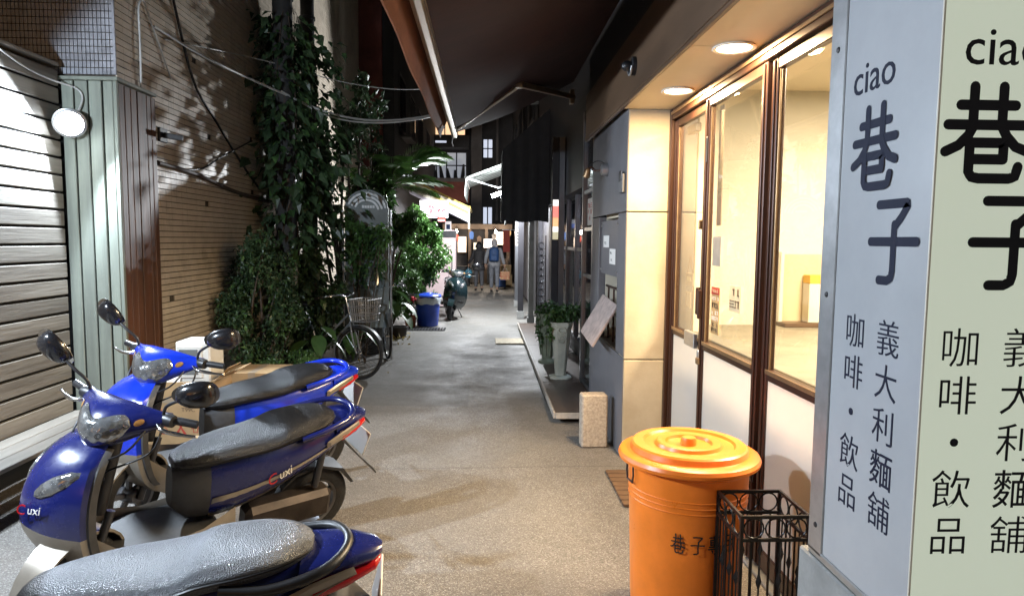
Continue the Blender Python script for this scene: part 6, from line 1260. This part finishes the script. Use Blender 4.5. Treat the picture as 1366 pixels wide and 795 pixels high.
# ------------------------------------------------------------------ two people walking away
mat('skin', (.45, .28, .20), .55); mat('hair_dark', (.012, .010, .010), .5, bump=.4, bscale=80); mat('coat_dark', (.045, .042, .045), .7, var=.3, vscale=16, bump=.5, bscale=14); mat('jeans_grey', (.13, .13, .14), .8, var=.2, vscale=20); mat('jersey_grey', (.34, .34, .36), .85, var=.15, vscale=14, bump=.3, bscale=20); mat('trouser_grey', (.24, .25, .28), .85, var=.2, vscale=16, bump=.3, bscale=20)
mat('pack_blue', (.02, .07, .20), .6, var=.2, vscale=12); mat('shoe_dark', (.02, .02, .022), .6); mat('cap_pale', (.45, .42, .42), .8); mat('bag_cyan', (.10, .38, .55), .35, var=.2, vscale=12, bump=.4, bscale=20); mat('box_print', (.65, .45, .22), .6, col2=(.5, .08, .05), vscale=9); mat('coat_band', (.10, .10, .11), .6)
def skin_mesh(name, joints, bones, m, parent, sub=2):
    me = bpy.data.meshes.new(name); me.from_pydata([j[0] for j in joints], bones, []); me.update(); o = link_mesh(name, me, parent)
    sk = o.modifiers.new('skin', 'SKIN'); sk.use_smooth_shade = True
    for v, j in zip(me.skin_vertices[0].data, joints): v.radius = j[1] if isinstance(j[1], tuple) else (j[1], j[1]); v.use_root = False
    me.skin_vertices[0].data[0].use_root = True
    s = o.modifiers.new('smooth', 'SUBSURF'); s.levels = sub; s.render_levels = sub; me.materials.append(MATS[m]); return o
def person(label, loc, yaw, h, top, legs, look):
    p = thing('person', label, 'person', loc, (0, 0, yaw), world=False); k = h/1.70; S_ = lambda x, y, z: (x*k, y*k, z*k)   # faces +y
    st = look['stride']; hipL, hipR = S_(-.09, 0, .90), S_(.09, 0, .90)
    kL, kR = S_(-.095, st*.5+.03, .50), S_(.095, -st*.30+.03, .49); aL, aR = S_(-.10, st, .09), S_(.10, -st*.95, .13 if st > .1 else .09); tL, tR = S_(-.11, st+.15, .03), S_(.11, -st*.95+.13, .05)
    sh = .185*look.get('wide', 1); hands = look['hands']; sL, sR = S_(-sh, 0, 1.40), S_(sh, 0, 1.40)
    eL, eR = S_(-sh-.07, -.03, 1.13), S_(sh+.06, -.03, 1.13); wL, wR = S_(*hands[0]), S_(*hands[1])
    dn = lambda w, d=.09: (w[0], w[1]+.01, w[2]-d*k)
    body = skin_mesh('body', [(S_(0, 0, .93), (.13*k, .10*k)), (S_(0, 0, 1.15), (.12*k, .09*k)), (S_(0, -.01, 1.36), (.13*k, .09*k)), (S_(0, 0, 1.46), .055*k), (S_(0, .015, 1.54), .062*k), (S_(0, .02, 1.62), (.080*k, .092*k)), (S_(0, .01, 1.68), .05*k),
                      (sL, .05*k), (eL, .04*k), (wL, .028*k), (dn(wL), .024*k), (sR, .05*k), (eR, .04*k), (wR, .028*k), (dn(wR), .024*k), (hipL, .085*k), (kL, .055*k), (aL, .038*k), (tL, .03*k), (hipR, .085*k), (kR, .055*k), (aR, .038*k), (tR, .03*k)],
                     [(0, 1), (1, 2), (2, 3), (3, 4), (4, 5), (5, 6), (2, 7), (7, 8), (8, 9), (9, 10), (2, 11), (11, 12), (12, 13), (13, 14), (0, 15), (15, 16), (16, 17), (17, 18), (0, 19), (19, 20), (20, 21), (21, 22)], 'skin', p)
    for w in (wL, wR):      # fingers and thumb curled down round the carried handle
        for q_ in range(4): skin_mesh('finger', [((w[0]+(q_-1.5)*.004*k, w[1]+(q_-1.5)*.019*k, w[2]-.08*k), .0085*k), ((w[0]+.012*k, w[1]+(q_-1.5)*.019*k, w[2]-(.125+.008*(q_ in (1, 2)))*k), .008*k), ((w[0]-.004*k, w[1]+(q_-1.5)*.018*k, w[2]-(.150+.008*(q_ in (1, 2)))*k), .007*k)], [(0, 1), (1, 2)], 'skin', body, 1)
        skin_mesh('thumb', [((w[0], w[1]+.03*k, w[2]-.04*k), .010*k), ((w[0]+.01*k, w[1]+.055*k, w[2]-.075*k), .009*k), ((w[0]+.012*k, w[1]+.045*k, w[2]-.11*k), .008*k)], [(0, 1), (1, 2)], 'skin', body, 1)
    lg = .02; skin_mesh('trousers', [(S_(0, 0, .95), (.155*k, .12*k)), (S_(-.085, 0, .86), .105*k), (kL, .076*k), ((aL[0], aL[1], aL[2]+.03*k), .062*k), (S_(.085, 0, .86), .105*k), (kR, .076*k), ((aR[0], aR[1], aR[2]+.03*k), .062*k)], [(0, 1), (1, 2), (2, 3), (0, 4), (4, 5), (5, 6)], legs, p)
    for a, t in ((aL, tL), (aR, tR)): skin_mesh('shoe', [((a[0], a[1]-.03*k, max(.045, t[2]+.015)), (.045*k, .045*k)), ((a[0], a[1]+.06*k, t[2]+.01), (.045*k, .038*k)), (t, (.042*k, .028*k))], [(0, 1), (1, 2)], 'shoe_dark', p)
    hem = look['hem']; c = []
    for z, rx, ry in ((hem, .20, .155), (hem+.12, .195, .15), (1.0, .185, .14), (1.15, .18, .135), (1.30, .195, .14), (1.40, .185, .125), (1.455, .10, .085), (1.49, .075, .07)):
        for dz, g in ((0, 1), (.035, 1.04), (.07, 1.0)) if look.get('puffy') and z < 1.38 else ((0, 1),): c.append([S_(rx*g*math.cos(a)*1.02, ry*g*math.sin(a), z+dz) for a in [2*math.pi*i/20 for i in range(20)]])
    tp = MB().loft(c).build('jacket', top, p, smooth=60)
    for s_, e, w in ((sL, eL, wL), (sR, eR, wR)): skin_mesh('sleeve', [((s_[0]*.80, s_[1], s_[2]-.02*k), .075*k), (s_, .078*k), (e, .064*k), ((w[0], w[1], w[2]+.02*k), .05*k)], [(0, 1), (1, 2), (2, 3)], top, tp)
    if look.get('puffy'): MB().lathe([(.206*k, (hem+.06)*k), (.212*k, (hem+.08)*k), (.206*k, (hem+.10)*k)], 20, cap=False).build('reflective_band', 'coat_band', tp)
    hr = MB(); secs = []
    for z, rx, ry, oy in ((1.48, .06, .055, -.02), (1.53, .088, .085, -.012), (1.58, .096, .105, .004), (1.64, .094, .108, .012), (1.69, .075, .085, .014), (1.715, .03, .035, .012)): secs.append([S_(rx*math.cos(a), oy+ry*math.sin(a) if math.sin(a) < .35 else oy+ry*.35, z) for a in [2*math.pi*i/20 for i in range(20)]])
    hr.loft(secs); hr.build('hair', look['hair'], p, smooth=60)
    for s_ in (-1, 1): MB().lathe([(0, 0), (.014*k, .006), (.02*k, .0), (0, -.01)], 10, S_(s_*.096, .015, 1.585), axis='x').build('ear', 'skin', body, smooth=60)
    # face on the far side
    MB().loft([[S_(x, .10+d, z) for x, z in ((-.012, 1.555), (.012, 1.555), (.006, 1.60), (-.006, 1.60))] for d in (0, .024)]).build('nose', 'skin', body); MB().box(*(v*k for v in (-.025, .025, .098, .107, 1.525, 1.533))).build('mouth', 'lens_red', body)
    for s_ in (-1, 1): MB().lathe([(0, .012*k), (.010*k, .006*k), (.012*k, 0)], 8, S_(s_*.032, .098, 1.605), axis='y').build('eye', 'ink', body)
    return p, k, (wL, wR)
w1, k1, h1 = person('person in a dark quilted coat walking away with a blue bag', (-.16, 22.4, 0), R(3), 1.62, 'coat_dark', 'jeans_grey', dict(stride=.13, hands=((-.36, .08, .92), (.27, -.02, .90)), hem=.72, puffy=True, hair='hair_dark', wide=.95))
MB().loft([[(rx*math.cos(a)*1.1, ry*math.sin(a), z) for a in [2*math.pi*i/18 for i in range(18)]] for rx, ry, z in ((.10, .095, 1.42), (.115, .11, 1.47), (.105, .10, 1.53))]).build('hood', 'coat_dark', w1, smooth=60)
w2, k2, h2 = person('person in grey with a blue backpack carrying a printed box', (.34, 21.8, 0), R(-4), 1.70, 'jersey_grey', 'trouser_grey', dict(stride=.16, hands=((-.30, .06, .90), (.33, -.02, .88)), hem=.86, hair='cap_pale', wide=1.05))
def on_person(w, k, name, label, cat, parts, off):
    mw = Matrix.Translation(w.location) @ w.rotation_euler.to_matrix().to_4x4(); t = thing(name, label, cat, mw @ Vector(off), w.rotation_euler[:], world=False)
    for nm, mb, m, sm in parts: mb.build(nm, m, t, smooth=sm)
    return t
bp_ = [('pack_body', MB().loft([[(rx*math.copysign(abs(math.cos(a))**.7, math.cos(a)), -ry*.5+ry*math.copysign(abs(math.sin(a))**.7, math.sin(a)), z) for a in [2*math.pi*i/20 for i in range(20)]] for rx, ry, z in ((.11, .06, .0), (.15, .09, .03), (.16, .10, .20), (.155, .09, .36), (.12, .07, .44), (.05, .03, .46))]), 'pack_blue', 50), ('front_pocket', MB().box(-.10, .10, -.165, -.135, .04, .22, .012), 'pack_blue', None), ('top_loop', MB().tube([(-.03, -.03, .455), (0, -.03, .50), (.03, -.03, .455)], .007, 6), 'pack_blue', 50)]
for s_ in (-1, 1): bp_.append(('shoulder_strap', MB().tube(smoothpath([(s_*.09, .0, .40), (s_*.115, .08, .455), (s_*.12, .24, .36), (s_*.12, .255, .18), (s_*.13, .08, .04)], 4), .016, 6), 'pack_blue', 50))
on_person(w2, k2, 'backpack', 'dark blue backpack worn by the person in grey', 'backpack', bp_, (0, -.155, 1.0))
bx = [('box_body', MB().box(-.15, .15, -.11, .11, -.40, -.14, .006), 'box_print', None), ('handle', MB().tube([(-.07, 0, -.14), (-.05, 0, -.05), (.05, 0, -.05), (.07, 0, -.14)], .006, 6), 'white_paper', 50)]
on_person(w2, k2, 'gift_box', 'red and tan printed box hanging from the hand of the person in grey', 'box', bx, (h2[1][0]+.02, h2[1][1], h2[1][2]-.06))
sg = []
for q_ in range(7): t = q_/6; sg.append([((.085+.05*math.sin(math.pi*t))*math.cos(a)*(1+.08*math.sin(5*a)), .07*math.sin(a), -.34+.26*t) for a in [2*math.pi*i/16 for i in range(16)]])
on_person(w1, k1, 'carrier_bag', 'light blue carrier bag held by the person in the quilted coat', 'bag', [('bag_body', MB().loft(sg), 'bag_cyan', 50), ('handle', MB().tube([(-.04, 0, -.10), (0, 0, .04), (.04, 0, -.10)], .008, 6), 'bag_cyan', 50)], (h1[0][0], h1[0][1], h1[0][2]-.10))
